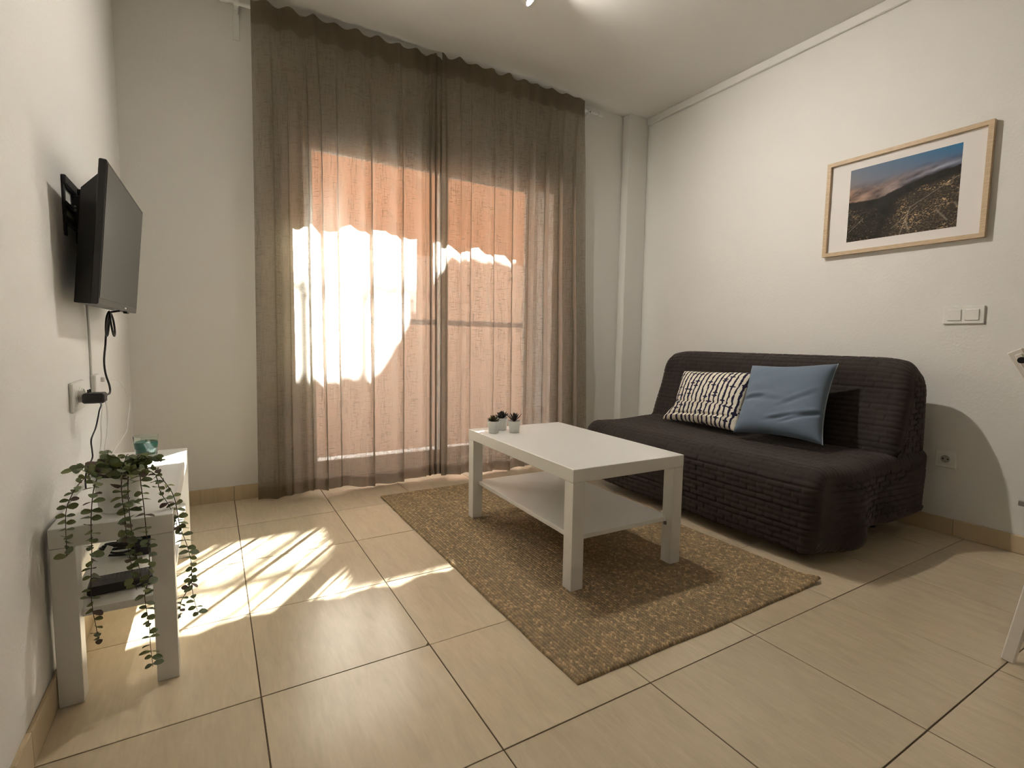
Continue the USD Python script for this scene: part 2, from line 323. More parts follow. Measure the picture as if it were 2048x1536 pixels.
def curtain(x0, x1, pleats, gathers, seed, y_base, label, slant):
    """fabric hung from x0 to x1; pleats: (x, depth, half width); gathers: (xa, xb, fold spacing, depth)"""
    r = np.random.default_rng(seed)
    n = int((x1 - x0) / 0.0030)
    x = np.linspace(x0, x1, n); ph = np.zeros(n); amp = np.full(n, 0.010); sp = np.full(n, 0.17)
    for xa, xb, s, d in gathers:
        w = smoothstep(xa - 0.03, xa + 0.02, x) * (1 - smoothstep(xb - 0.02, xb + 0.03, x))
        amp = amp * (1 - w) + d * w; sp = sp * (1 - w) + s * w
    ph = np.cumsum(2 * np.pi / sp) * (x[1] - x[0]) + r.uniform(0, 6)
    zs = np.concatenate([np.linspace(0, 0.10, 8), np.linspace(0.12, 0.90, 34), np.linspace(0.905, 1, 12)])   # 0 top, 1 bottom
    top = 2.645 + 0.010 * np.cos(2 * np.pi * x / 0.118 + seed) + 0.004 * np.sin(x * 37)
    bot = 0.016 + 0.010 * np.sin(x * 9.0 + seed) + 0.004 * np.sin(x * 31)
    X = np.repeat(x[:, None], len(zs), 1); Z = top[:, None] * (1 - zs) + bot[:, None] * zs
    Y = np.zeros_like(X)
    body = smoothstep(0.02, 0.22, zs)[None, :]
    wob = 0.5 * fbm2(X, Z * 0.25, 2.0, seed)
    Y += amp[:, None] * np.sin(ph[:, None] + wob * 1.2) * (0.35 + 0.65 * body)
    DX = 0.45 * amp[:, None] * np.sin(2 * ph[:, None] + 1.0) * body * (amp[:, None] > 0.018)
    for px, d, w in pleats:
        c = px + 0.010 * (r.random() - 0.5) * zs[None, :] * 2
        g = np.exp(-((X - c) / w) ** 2)
        Y += -d * g * (0.25 + 0.75 * body)
        DX += 0.9 * d * g * np.clip((X - c) / w, -1.2, 1.2) * body * -0.0 + 0.55 * d * g * body
    # header gathered at every hook
    Y += 0.010 * np.sin(2 * np.pi * x / 0.118 + seed)[:, None] * (1 - body)
    Y += 0.03 * fbm2(X, Z, 1.1, seed + 3, 2) * body
    X = X + DX + slant(x)[:, None] * zs[None, :] ** 1.3
    P = np.stack([X, y_base + Y, Z], -1)
    root = thing('curtain', label, 'curtain', (float((x0 + x1) / 2), y_base, 0.0), group=None)
    def sheet(sel, off):
        Q = P[:, sel].copy(); Q[..., 1] += off
        return trimesh.Trimesh(Q.reshape(-1, 3), grid_faces(Q.shape[0], Q.shape[1]), process=False)
    obj(root, 'fabric', sheet(slice(0, len(zs)), 0.0), linen, smooth=True)
    hs = np.nonzero(zs <= 0.0375)[0]; obj(root, 'header_band', sheet(slice(0, len(hs) + 1), 0.004), linen, smooth=True)
    hb = np.nonzero(zs >= 0.968)[0]; obj(root, 'hem_band', sheet(slice(hb[0], len(zs)), 0.003), linen, smooth=True)
    return root

curtain(0.222, 1.285, [(0.475, 0.020, 0.010), (0.525, 0.046, 0.018), (0.30, 0.014, 0.012), (0.375, 0.018, 0.014), (0.63, 0.012, 0.012), (0.815, 0.034, 0.012), (1.01, 0.030, 0.011), (1.16, 0.016, 0.01)],
        [(0.20, 0.44, 0.125, 0.017), (1.175, 1.30, 0.036, 0.019)], 3, 3.066, 'taupe linen curtain panel on the left, brightest with sunlight', lambda x: -0.03 * (1 - smoothstep(0.22, 0.5, x)))
curtain(1.262, 2.365, [(1.37, 0.016, 0.010), (1.45, 0.020, 0.011), (1.62, 0.018, 0.010), (1.75, 0.020, 0.010), (1.875, 0.024, 0.011)],
        [(1.93, 2.40, 0.115, 0.028), (1.24, 1.31, 0.05, 0.010)], 8, 3.022, 'taupe linen curtain panel on the right, behind the coffee table', lambda x: 0.09 * smoothstep(1.9, 2.4, x))
rod = thing('curtain_rod', 'white curtain rod under the ceiling above the window', 'curtain rod', (1.35, 3.108, 2.625))
def cyl_x(x0, x1, y, z, r, n=20):
    c = trimesh.creation.cylinder(radius=r, height=x1 - x0, sections=n); rot(c, math.pi / 2, (0, 1, 0), (0, 0, 0)); c.apply_translation(((x0 + x1) / 2, y, z)); return c
obj(rod, 'rod', cyl_x(0.125, 2.56, 3.108, 2.622, 0.011), frame_white, smooth=40)
for x0, x1 in ((0.085, 0.127), (2.558, 2.60)): obj(rod, 'finial', cyl_x(x0, x1, 3.108, 2.622, 0.016), frame_white, smooth=40)
for x in (0.158, 2.47):
    obj(rod, 'bracket', [cbox((x - 0.016, 3.155, 2.46), (x + 0.016, YB, 2.60), 0.003), cbox((x - 0.010, 3.108, 2.588), (x + 0.010, 3.158, 2.612), 0.003), cyl_x(x - 0.012, x + 0.012, 3.108, 2.622, 0.018)], frame_white, smooth=30)
obj(rod, 'screw', trimesh.creation.icosphere(1, 0.005).apply_translation((2.47, 3.089, 2.612)), grey_paint)

# ------------------------------------------------------------------ ceiling lamp, mostly out of view; its spots placed to light both side walls
lamp = thing('ceiling_lamp', 'ceiling lamp mostly out of view at the top edge, two spots placed to light the left and right walls', 'ceiling lamp', (1.28, 2.29, H))
obj(lamp, 'ceiling_plate', cbox((1.10, 2.265, H - 0.014), (1.46, 2.315, H), 0.004), white_plastic)
bulb_mats = [material('lamp_light_' + n_, {'e': ('emission', {'color': LAMP_COLOR, 'strength': LAMP_STRENGTH * k_})}, surface='e.emission') for n_, k_ in (('dim', 0.90), ('bright', 1.24))]
for sx, aim in ((1.16, (-0.36, 1.15, 1.30)), (1.40, (3.07, 1.15, 0.75))):
    p0 = V([sx, 2.29, 2.640]); d = V(aim) - p0; d /= np.linalg.norm(d)
    Ms = trimesh.geometry.align_vectors([0, 0, 1], d); Ms[:3, 3] = p0
    sp_ = obj(lamp, 'spot_head', lathe([(0.0, -0.030), (0.030, -0.030), (0.037, -0.022), (0.037, 0.040), (0.0335, 0.040), (0.0335, 0.012), (0.0, 0.012)], (0, 0, 0), 32).apply_transform(Ms), white_plastic, smooth=40)
    obj(sp_, 'bulb', lathe([(0.0, 0.0125), (0.031, 0.0125), (0.031, 0.015), (0.018, 0.019), (0.0, 0.020)], (0, 0, 0), 24).apply_transform(Ms), bulb_mats[int(sx > 1.3)], smooth=60)
    obj(lamp, 'arm', trimesh.creation.cylinder(radius=0.006, height=0.03, sections=12).apply_translation((sx, 2.29, 2.662)), white_plastic, smooth=40)

# ------------------------------------------------------------------ rug
def make_rug():
    x0, x1, y0, y1 = 0.806, 1.990, 1.000, 2.832
    nx, ny = 640, 940
    u = np.linspace(0, 1, nx); v = np.linspace(0, 1, ny); U, W_ = np.meshgrid(u, v, indexing='ij')
    X = x0 + (x1 - x0) * U; Y = y0 + (y1 - y0) * W_
    wv = fbm2(X, Y, 9.0, 5, 2)
    X = X + (0.010 * fbm2(U * 0, Y, 6.0, 2) ) * (2 * U - 1) * 2; Y = Y + 0.008 * fbm2(X, U * 0, 6.0, 9) * (2 * W_ - 1) * 2
    # braids of 17 mm laid side by side along y, each a row of slanted strand bumps
    bw, bl = 0.0118, 0.0092
    q = (X - x0 + 0.004 * wv) / bw; row = np.floor(q); fx = q - row
    s = (Y - y0 + 0.006 * wv) / bl + np.where(row % 2 == 0, 1, -1) * (fx - 0.5) * 0.9 + row * 0.37 + 0.6 * fbm2(X, Y, 14.0, 4, 2)
    k = np.floor(s); fs = s - k
    bump = (np.sin(np.pi * fx) ** 0.6) * (0.35 + 0.65 * np.sin(np.pi * fs) ** 0.7)
    table_ = np.random.default_rng(77).random((257, 509)); hsh = table_[row.astype(int) % 257, k.astype(int) % 509]
    edge = np.minimum(np.minimum(U * (x1 - x0), (1 - U) * (x1 - x0)), np.minimum(W_ * (y1 - y0), (1 - W_) * (y1 - y0)))
    e = np.clip(edge / 0.009, 0, 1); round_ = np.sqrt(np.clip(1 - (1 - e) ** 2, 0, 1))
    crease = 0.0035 * np.exp(-((Y - (2.235 + 0.02 * (U - 0.5))) / 0.012) ** 2) - 0.002 * np.exp(-((Y - (2.215 + 0.02 * (U - 0.5))) / 0.008) ** 2)
    Z = 0.0012 + round_ * (0.0068 + 0.0042 * bump * (0.75 + 0.5 * hsh) + crease)
    curl = 0.016 * np.exp(-(((1 - U) * (x1 - x0)) ** 2 + (W_ * (y1 - y0)) ** 2) / 0.05 ** 2); Z = Z + curl
    base = np.array([0.360, 0.262, 0.150])
    streak = fbm2(X * 1.2, Y * 0.25, 12.0, 6, 3)
    tone = (0.50 + 0.60 * bump) * (0.78 + 0.44 * hsh) * (1 + 0.30 * streak)  # darker between strand bumps: gap shade painted into the colour
    col = base * tone[..., None] * (1 + np.array([0.10, 0.06, 0.0]) * (hsh[..., None] - 0.5) * 2)
    col = np.where((hsh > 0.90)[..., None], col * 1.22 + 0.015, col)
    vt = np.stack([X, Y, Z], -1).reshape(-1, 3); nt = len(vt)
    return trimesh.Trimesh(vt, grid_faces(nx, ny), process=False), np.clip(col.reshape(-1, 3), 0.01, 0.8)
jute = material('jute', {'a': ('attribute', {'attribute': 'tint'}), 'tc': ('texture_coordinate', {}), 'n': ('noise_texture', {'scale': 420.0, 'detail': 2.0}), 'b': ('bump', {'strength': 0.35, 'distance': 0.003}), 'p': ('principled_bsdf', {'roughness': 0.8, 'specular_ior_level': 0.25})},
                [('a.color', 'p.base_color'), ('tc.object', 'n.vector'), ('n.fac', 'b.height'), ('b.normal', 'p.normal')])
rug = thing('rug', 'woven brown jute rug under the white coffee table', 'rug', (1.4, 1.92, 0))
rm, rc = make_rug(); obj(rug, 'weave', rm, jute, smooth=True, color=rc)

# ------------------------------------------------------------------ coffee table
tx, ty, ta, rz = 1.0824, 1.3935, -0.0265, 0.0115
table = thing('coffee_table', 'white lacquered coffee table with a lower shelf on the jute rug', 'coffee table', (tx, ty, rz))
def tpart(name, lo, hi, c=0.0018, mat=white_lacquer):
    b = cbox(lo, hi, c); b.apply_translation((tx, ty, rz)); rot(b, ta, (0, 0, 1), (tx, ty, 0)); return obj(table, name, b, mat)
tpart('tabletop', (0, 0, 0.40), (0.55, 0.90, 0.45))
lw = 0.053
for a, b in ((0.001, 0.001), (0.549 - lw, 0.001), (0.001, 0.899 - lw), (0.549 - lw, 0.899 - lw)): tpart('leg', (a, b, 0.0), (a + lw, b + lw, 0.3995), 0.0012)
tpart('shelf', (0.034, 0.034, 0.172), (0.516, 0.866, 0.190), 0.001)
for a, b in ((0.549 - lw - 0.001, 0.034), (lw, 0.040), (0.549 - lw - 0.001, 0.845)):
    tpart('shelf_bracket', (a - 0.006, b - 0.006, 0.158), (a + 0.003, b + 0.006, 0.172), 0.001, grey_paint)

# ------------------------------------------------------------------ TV bench
bx0, bx1, by0, by1 = -0.3515, -0.1035, 1.556, 2.46
bench = thing('tv_bench', 'small white bench with a shelf against the left wall', 'bench', ((bx0 + bx1) / 2, (by0 + by1) / 2, 0))
obj(bench, 'top', cbox((bx0, by0, 0.40), (bx1, by1, 0.45), 0.0018), white_lacquer)
for a, b in ((bx0, by0), (bx1 - 0.050, by0), (bx0, by1 - 0.05), (bx1 - 0.05, by1 - 0.05)):
    obj(bench, 'leg', cbox((a + 0.0005, b + 0.0005, 0), (a + 0.0495, b + 0.0495, 0.3995), 0.0012), white_lacquer)
obj(bench, 'shelf', cbox((bx0 + 0.012, by0 + 0.032, 0.206), (bx1 - 0.012, by1 - 0.032, 0.226), 0.001), white_lacquer)

# black box with a perforated top, and a router with its cables, on the bench shelf
stb = thing('media_box', 'flat black media box with dotted top on the bench shelf', 'media box', (-0.235, 1.70, 0.226))
M = trimesh.transformations.rotation_matrix(0.06, (0, 0, 1), (-0.235, 1.70, 0))
obj(stb, 'case', cbox((-0.306, 1.652, 0.229), (-0.160, 1.730, 0.252), 0.004).apply_transform(M), black_plastic)
for fa_ in (-0.30, -0.178):
    for fb_ in (1.66, 1.712): obj(stb, 'foot', cbox((fa_, fb_, 0.226), (fa_ + 0.012, fb_ + 0.012, 0.2295)).apply_transform(M), black_plastic)
obj(stb, 'vent_dots', [cbox((a - 0.0016, b - 0.0016, 0.2518), (a + 0.0016, b + 0.0016, 0.2528)).apply_transform(M) for a in np.arange(-0.296, -0.168, 0.009) for b in np.arange(1.695, 1.727, 0.009)], grey_paint, kind='stuff')
router = thing('router', 'black upright router with tangled cables at the back of the bench shelf', 'router', (-0.27, 2.0, 0.226))
obj(router, 'case', cbox((-0.285, 1.99, 0.226), (-0.165, 2.035, 0.36), 0.006), black_plastic)
for x in (-0.265, -0.185): obj(router, 'antenna', tube([(x, 2.012, 0.34), (x - 0.004, 2.02, 0.385)], 0.004), black_plastic)
pts = []
for t in np.linspace(0, 5 * 2 * np.pi, 60):
    pts.append((-0.268 + (0.040 + 0.008 * math.sin(t * 1.7)) * math.cos(t), 1.925 + (0.022 + 0.006 * math.cos(t * 2.3)) * math.sin(t), 0.238 + 0.034 * t / 31.4 + 0.006 * math.sin(t * 0.9)))
obj(router, 'cable', tube(pts, 0.0035, 7), black_plastic, smooth=40)
obj(router, 'power_plug', cbox((-0.235, 1.90, 0.226), (-0.188, 1.952, 0.262), 0.004), black_plastic)
obj(router, 'cable_tag', rot(cbox((-0.303, 1.872, 0.250), (-0.286, 1.875, 0.284), 0.0008), 0.5, (0, 1, 0), (-0.295, 1.873, 0.26)), white_plastic, label='small white tag on the cable')

# candle in a glass
candle = thing('candle_glass', 'green candle in a clear glass on the far end of the bench', 'candle', (-0.232, 2.36, 0.45))
clear_glass = material('clear_glass', {'p': ('principled_bsdf', {'base_color': (0.93, 1.0, 0.97), 'roughness': 0.02, 'transmission_weight': 1.0, 'ior': 1.45})})
wax = plain('green_wax', (0.030, 0.155, 0.115), 0.35, subsurface_weight=0.2, subsurface_scale=0.01, vary=(40.0, 0.35))
cz, cc = 0.45, (-0.232, 2.36, 0.45)
obj(candle, 'glass', lathe([(0.0, 0.0), (0.031, 0.0), (0.034, 0.004), (0.041, 0.078), (0.0385, 0.078), (0.0318, 0.008), (0.0, 0.008)], cc), clear_glass, smooth=35)
obj(candle, 'wax', lathe([(0.0, 0.0083), (0.0314, 0.0085), (0.0368, 0.055), (0.0340, 0.057), (0.0, 0.053)], cc), wax, smooth=35)
obj(candle, 'wick', tube([(-0.232, 2.36, 0.502), (-0.2315, 2.361, 0.514)], 0.0012), dark_hole)

# ------------------------------------------------------------------ trailing plant in a white pot
leaf_greens = [material('leaf_green_%s' % n, {'d': ('principled_bsdf', {'base_color': c, 'roughness': 0.5}), 't': ('translucent_bsdf', {'color': tuple(V(c) * 1.6)}), 'm': ('mix_closure', {'fac': 0.3})}, [('d.BSDF', 'm.closure1'), ('t.BSDF', 'm.closure2')], surface='m.closure')
               for n, c in (('deep', (0.165, 0.205, 0.090)), ('olive', (0.220, 0.245, 0.100)), ('grey', (0.210, 0.240, 0.150)), ('purple', (0.165, 0.120, 0.095)))]
stem_mat = plain('stem', (0.075, 0.055, 0.030), 0.6)
pot_white = plain('pot_white', (0.78, 0.78, 0.75), 0.4)
soil = plain('soil', (0.03, 0.02, 0.012), 0.95, bump=(200.0, 0.6, 0.01))
PC = (-0.228, 1.660, 0.45)
plant = thing('trailing_plant', 'trailing green eucalyptus plant in a white pot on the near end of the bench', 'potted plant', PC)
obj(plant, 'pot', lathe([(0.0, 0.0), (0.038, 0.0), (0.041, 0.003), (0.053, 0.094), (0.0535, 0.098), (0.0505, 0.098), (0.048, 0.090), (0.046, 0.078), (0.0, 0.078)], PC), pot_white, smooth=40)
obj(plant, 'soil', lathe([(0.0, 0.079), (0.0455, 0.0785), (0.0462, 0.082), (0.0, 0.084)], PC), soil)

def leaf(center, direction, normal, L, Wd, cup=0.25):
    """a small round leaf growing from center along direction"""
    d = V(direction) / np.linalg.norm(direction); n = V(normal) - np.dot(normal, d) * d; n /= max(np.linalg.norm(n), 1e-6); s = np.cross(n, d)
    ts = [(0.0, 0.05), (0.18, 0.62), (0.45, 1.0), (0.75, 0.82), (0.93, 0.42), (1.0, 0.0)]
    v = []
    for t, w in ts:
        for k in (-1, 0, 1):
            v.append(V(center) + d * (t * L) + s * (k * w * Wd / 2) + n * (cup * Wd * 0.5 * (abs(k) * w * w - 0.35 * t * t * 2)))
    v = np.array(v); f = []
    for i in range(len(ts) - 1):
        for k in (0, 1):
            a = i * 3 + k; f += [[a, a + 1, a + 4], [a, a + 4, a + 3]]
    th = 0.0005; n2 = len(v)
    f = np.array(f)
    return trimesh.Trimesh(np.vstack([v, v - n * th]), np.vstack([f, f[:, ::-1] + n2]), process=False)

prng = np.random.default_rng(21)
def strand(pts, size=0.021, gap=0.0175, tumble=0.42, r=0.0013):
    P = V(pts)
    Q = np.vstack([2 * P[0] - P[1], P, 2 * P[-1] - P[-2]]); out = []
    for i in range(1, len(Q) - 2):
        for t in np.linspace(0, 1, 10, endpoint=False):
            a, b, c, d = Q[i - 1], Q[i], Q[i + 1], Q[i + 2]
            out.append(0.5 * (2 * b + (c - a) * t + (2 * a - 5 * b + 4 * c - d) * t * t + (3 * b - a - 3 * c + d) * t ** 3))
    C = np.array(out + [P[-1]])
    st = obj(plant, 'stem', tube(C[::3], np.linspace(r, r * 0.5, len(C[::3])), 6, 1), stem_mat, smooth=True)
    seg = np.r_[0, np.cumsum(np.linalg.norm(np.diff(C, axis=0), axis=1))]
    s = 0.006
    side_phase = prng.uniform(0, 0.6)
    while s < seg[-1]:
        p = np.array([np.interp(s, seg, C[:, k]) for k in range(3)])
        T_ = np.array([np.interp(min(s + 0.01, seg[-1]), seg, C[:, k]) - np.interp(max(s - 0.01, 0), seg, C[:, k]) for k in range(3)]); T_ /= np.linalg.norm(T_)
        for sd in (-1, 1):
            if prng.random() < 0.10: continue
            ang = side_phase + prng.normal(0, 0.45)
            out_ = sd * (V([1, 0, 0]) * math.cos(ang) * 0.86 + V([0.5, -0.85, 0]) * math.sin(ang)) + T_ * prng.uniform(-0.15, 0.30)
            nrm = -T_ * (1.0 if tumble < 0.6 else 0.3) + V(prng.normal(0, tumble, 3)) + V([0, -0.25, 0])
            L = size * prng.uniform(0.76, 1.22)
            obj(st, 'leaf', leaf(p, out_, nrm, L, L * prng.uniform(0.62, 0.85)), leaf_greens[int(prng.choice(4, p=[.42, .28, .2, .10]))], smooth=True)
        s += gap * prng.uniform(0.82, 1.2); side_phase += prng.normal(0.25, 0.3)

Rm = lambda a, r, z: (PC[0] + r * math.cos(a), PC[1] + r * math.sin(a), PC[2] + z)
strand([Rm(3.6, .02, .095), (-0.262, 1.60, 0.572), (-0.280, 1.54, 0.563), (-0.296, 1.527, 0.537), (-0.308, 1.525, 0.501), (-0.311, 1.525, 0.455), (-0.312, 1.525, 0.389)])
strand([Rm(4.2, .03, .09), (-0.250, 1.59, 0.572), (-0.256, 1.53, 0.545), (-0.262, 1.522, 0.49), (-0.264, 1.520, 0.447), (-0.265, 1.52, 0.397), (-0.268, 1.52, 0.35), (-0.271, 1.52, 0.300), (-0.270, 1.52, 0.250), (-0.266, 1.52, 0.21), (-0.262, 1.52, 0.170)], size=0.0225)
strand([Rm(4.7, .03, .09), (-0.208, 1.58, 0.575), (-0.203, 1.525, 0.54), (-0.200, 1.51, 0.507), (-0.197, 1.51, 0.469), (-0.196, 1.51, 0.41), (-0.190, 1.51, 0.354), (-0.187, 1.51, 0.31), (-0.180, 1.51, 0.275)], size=0.023)
strand([Rm(4.9, .03, .09), (-0.196, 1.575, 0.570), (-0.190, 1.52, 0.53), (-0.188, 1.512, 0.47), (-0.184, 1.51, 0.41), (-0.176, 1.51, 0.35), (-0.170, 1.51, 0.300)], size=0.023)
strand([Rm(5.1, .03, .09), (-0.175, 1.59, 0.570), (-0.165, 1.53, 0.545), (-0.160, 1.515, 0.50), (-0.158, 1.515, 0.448), (-0.156, 1.515, 0.40), (-0.153, 1.515, 0.350), (-0.156, 1.515, 0.305), (-0.166, 1.515, 0.265), (-0.165, 1.515, 0.23), (-0.160, 1.515, 0.18), (-0.160, 1.515, 0.13), (-0.157, 1.515, 0.07)], size=0.021)
strand([Rm(5.9, .03, .09), (-0.150, 1.625, 0.561), (-0.125, 1.605, 0.530), (-0.106, 1.60, 0.494), (-0.098, 1.60, 0.459), (-0.092, 1.60, 0.40), (-0.078, 1.60, 0.345), (-0.069, 1.60, 0.29), (-0.070, 1.60, 0.235), (-0.067, 1.60, 0.19), (-0.056, 1.60, 0.135)], size=0.021)
strand([(-0.069, 1.602, 0.245), (-0.084, 1.60, 0.21), (-0.097, 1.60, 0.185), (-0.099, 1.60, 0.142)], size=0.018, gap=0.016)
strand([Rm(5.6, .03, .09), (-0.146, 1.61, 0.552), (-0.132, 1.60, 0.50), (-0.115, 1.595, 0.465), (-0.100, 1.592, 0.42), (-0.096, 1.592, 0.385)], size=0.020)
# crown: short curved shoots thick with round leaves
for k in range(24):
    a = prng.uniform(0, 2 * np.pi); rr = prng.uniform(0.015, 0.088)
    tip = V([PC[0] + 0.004 + rr * 1.20 * math.cos(a), PC[1] + rr * 0.8 * math.sin(a), PC[2] + 0.102 + prng.uniform(0.015, 0.060) * (1.15 - rr / 0.13)])
    st0 = V(Rm(a, 0.02, 0.084)); mid = (st0 + tip) / 2 + [0, 0, 0.022]
    strand([st0, mid, tip], size=0.026, gap=0.014, tumble=0.9)

# ------------------------------------------------------------------ TV on a wall arm
tv0, aw, tilt, tw, thh = V([-0.275, 1.843, 0.998]), 0.021, 0.093, 0.70, 0.406
al = V([math.sin(aw), math.cos(aw), 0]); nn = V([math.cos(aw), -math.sin(aw), 0])
tup = V([0, 0, 1]) * math.cos(tilt) + nn * math.sin(tilt); tn = np.cross(al, tup)
if tn[0] < 0: tn = -tn
tv = thing('television', 'black flat television hung from the left wall on a bracket', 'television', tv0)
def tvbox(u0, u1, v0, v1, w0, w1, c=0.0):
    b = cbox((u0, v0, w0), (u1, v1, w1), c)
    Mx = np.eye(4); Mx[:3, 0], Mx[:3, 1], Mx[:3, 2], Mx[:3, 3] = al, tup, tn, tv0
    if np.linalg.det(Mx[:3, :3]) < 0: b.invert()
    b.apply_transform(Mx); return b
obj(tv, 'panel_case', tvbox(0, tw, 0, thh, -0.020, -0.001, 0.003), dark_bezel)
obj(tv, 'screen', tvbox(0.011, tw - 0.011, 0.020, thh - 0.011, -0.0014, 0.0002), screen_mat)
back = trimesh.convex.convex_hull(np.array([[0.02, 0.0, -0.02], [tw - 0.02, 0.0, -0.02], [0.02, 0.37, -0.02], [tw - 0.02, 0.37, -0.02], [0.05, 0.0, -0.064], [tw - 0.05, 0.0, -0.064], [0.05, 0.325, -0.064], [tw - 0.05, 0.325, -0.064]]))
Mx = np.eye(4); Mx[:3, 0], Mx[:3, 1], Mx[:3, 2], Mx[:3, 3] = al, tup, tn, tv0
if np.linalg.det(Mx[:3, :3]) < 0: back.invert()
obj(tv, 'back_case', back.apply_transform(Mx), black_plastic)
obj(tv, 'logo', tvbox(tw * 0.62, tw * 0.66, 0.007, 0.012, -0.0012, -0.0006), white_plastic, label='small pale logo on the lower bezel')
obj(tv, 'sensor', tvbox(tw * 0.72, tw * 0.78, -0.008, 0.0, -0.016, -0.003, 0.002), black_plastic)
arm = thing('tv_bracket', 'black metal wall bracket behind the television', 'wall bracket', (XL, 2.04, 1.30))
obj(arm, 'wall_plate', [cbox((XL, 1.955, 1.20), (XL + 0.006, 1.975, 1.365), 0.001), cbox((XL, 2.115, 1.20), (XL + 0.006, 2.135, 1.365), 0.001), cbox((XL, 1.955, 1.345), (XL + 0.012, 2.135, 1.372), 0.002), cbox((XL, 1.955, 1.235), (XL + 0.012, 2.135, 1.255), 0.002), cbox((XL, 1.965, 1.285), (XL + 0.01, 2.135, 1.30), 0.002)], black_metal)
obj(arm, 'arm', [cbox((XL + 0.004, 2.07, 1.23), (XL + 0.038, 2.105, 1.34), 0.003), cbox((XL + 0.010, 2.10, 1.225), (XL + 0.026, 2.24, 1.25), 0.003)], black_metal)
obj(arm, 'pivot', trimesh.creation.cylinder(radius=0.014, height=0.15, sections=20).apply_translation((XL + 0.028, 2.085, 1.285)), black_metal, smooth=40)
obj(arm, 'bolt', [trimesh.creation.icosphere(1, 0.005).apply_translation((XL + 0.012, 2.05, z)) for z in (1.30, 1.29)], steel)

# ------------------------------------------------------------------ left wall socket, adapter and cables
def socket_plate(name, label, x, nx, y0, y1, z0, z1, frames):
    root = thing(name, label, 'socket', (x, (y0 + y1) / 2, (z0 + z1) / 2))
    t = 0.010
    def bx(d0, d1, ya_, yb2, za, zb2, c): 
        xa, xb_ = x + nx * d0, x + nx * d1
        return cbox((min(xa, xb_), ya_, za), (max(xa, xb_), yb2, zb2), c)
    obj(root, 'plate', bx(0, t, y0, y1, z0, z1, 0.003), white_plastic)
    for (a, b, kind) in frames:
        zc = (z0 + z1) / 2; h = (b - a) / 2; yc = (a + b) / 2
        if kind == 'rocker':
            obj(root, 'rocker', bx(t - 0.001, t + 0.0045, a, b, zc - h, zc + h, 0.0025), white_plastic)
        else:
            obj(root, 'insert', bx(t - 0.001, t + 0.001, a, b, zc - h, zc + h, 0.0008), white_plastic)
            ring = trimesh.creation.annulus(r_min=0.0185, r_max=0.0215, height=0.005, sections=36); rot(ring, math.pi / 2, (0, 1, 0), (0, 0, 0)); ring.apply_translation((x + nx * (t + 0.002), yc, zc))
            cup = trimesh.creation.cylinder(radius=0.0186, height=0.002, sections=36); rot(cup, math.pi / 2, (0, 1, 0), (0, 0, 0)); cup.apply_translation((x + nx * (t + 0.0012), yc, zc))
            so = obj(root, 'socket_ring', ring, white_plastic, smooth=40)
            obj(root, 'socket_well', cup, socket_grey, smooth=40)
            for dy in (-0.0095, 0.0095):
                hl = trimesh.creation.cylinder(radius=0.0032, height=0.002, sections=16); rot(hl, math.pi / 2, (0, 1, 0), (0, 0, 0)); hl.apply_translation((x + nx * (t + 0.0022), yc + dy, zc)); obj(root, 'pin_hole', hl, dark_hole)
            for dz in (-0.016, 0.016): obj(root, 'earth_clip', bx(t + 0.002, t + 0.0035, yc - 0.002, yc + 0.002, zc + dz - 0.003, zc + dz + 0.003, 0.0), steel)
    return root
socket_grey = plain('socket_grey', (0.42, 0.40, 0.36), 0.5)
socket_plate('wall_socket', 'white double socket plate on the left wall with the black adapter in it', XL, 1, 1.895, 2.055, 0.683, 0.771, [(1.912, 1.966, 'socket'), (1.985, 2.039, 'socket')])
tvp = thing('antenna_outlet', 'small white cover plate beside the adapter on the left wall', 'outlet', (XL, 2.26, 0.725))
obj(tvp, 'plate', cbox((XL, 2.20, 0.69), (XL + 0.016, 2.285, 0.775), 0.003), white_plastic)
ad = thing('power_adapter', 'black plug-in power adapter in the left wall socket', 'power adapter', (XL + 0.01, 1.94, 0.727))
obj(ad, 'plug', cyl_x(XL + 0.012, XL + 0.030, 1.939, 0.727, 0.017), socket_grey, smooth=40)
obj(ad, 'body', cbox((XL + 0.026, 1.912, 0.708), (XL + 0.078, 1.966, 0.738), 0.004), black_plastic)
for y in (1.955, 1.93): obj(ad, 'clip', cbox((XL + 0.036, y, 0.737), (XL + 0.041, y + 0.004, 0.748), 0.0005), black_plastic)
def cable(name, label, pts, r, mat, extra=()):
    root = thing(name, label, 'cable', pts[0]); obj(root, 'cord', tube(pts, r, 8, 6), mat, smooth=True)
    for nm, m in extra: obj(root, nm, m, mat)
loop = [(-0.300 + 0.010 * math.sin(t * 0.5), 2.20 + 0.030 * math.sin(t), 0.948 + 0.040 * math.cos(t)) for t in np.linspace(0, 4 * np.pi, 26)]
cable('tv_power_cable', 'black cable coiled under the television and running down to the adapter', [(-0.270, 2.19, 0.994)] + loop + [(-0.312, 2.21, 0.93), (-0.318, 2.215, 0.876), (-0.32, 2.19, 0.824), (-0.318, 2.19, 0.78), (-0.310, 2.195, 0.738), (-0.305, 2.16, 0.716), (-0.300, 2.05, 0.720), (-0.287, 1.967, 0.724)], 0.0032, black_plastic)
cable('adapter_cable', 'thin black cable hanging from the adapter down behind the bench', [(-0.300, 1.945, 0.709), (-0.303, 1.985, 0.695), (-0.312, 2.01, 0.676), (-0.318, 2.02, 0.652), (-0.322, 2.00, 0.622), (-0.326, 1.95, 0.594), (-0.328, 1.965, 0.560), (-0.330, 1.975, 0.533), (-0.334, 1.93, 0.516), (-0.338, 1.91, 0.485), (-0.340, 1.92, 0.4535)], 0.0022, black_plastic)
white_cord = plain('white_cord', (0.74, 0.72, 0.68), 0.45)
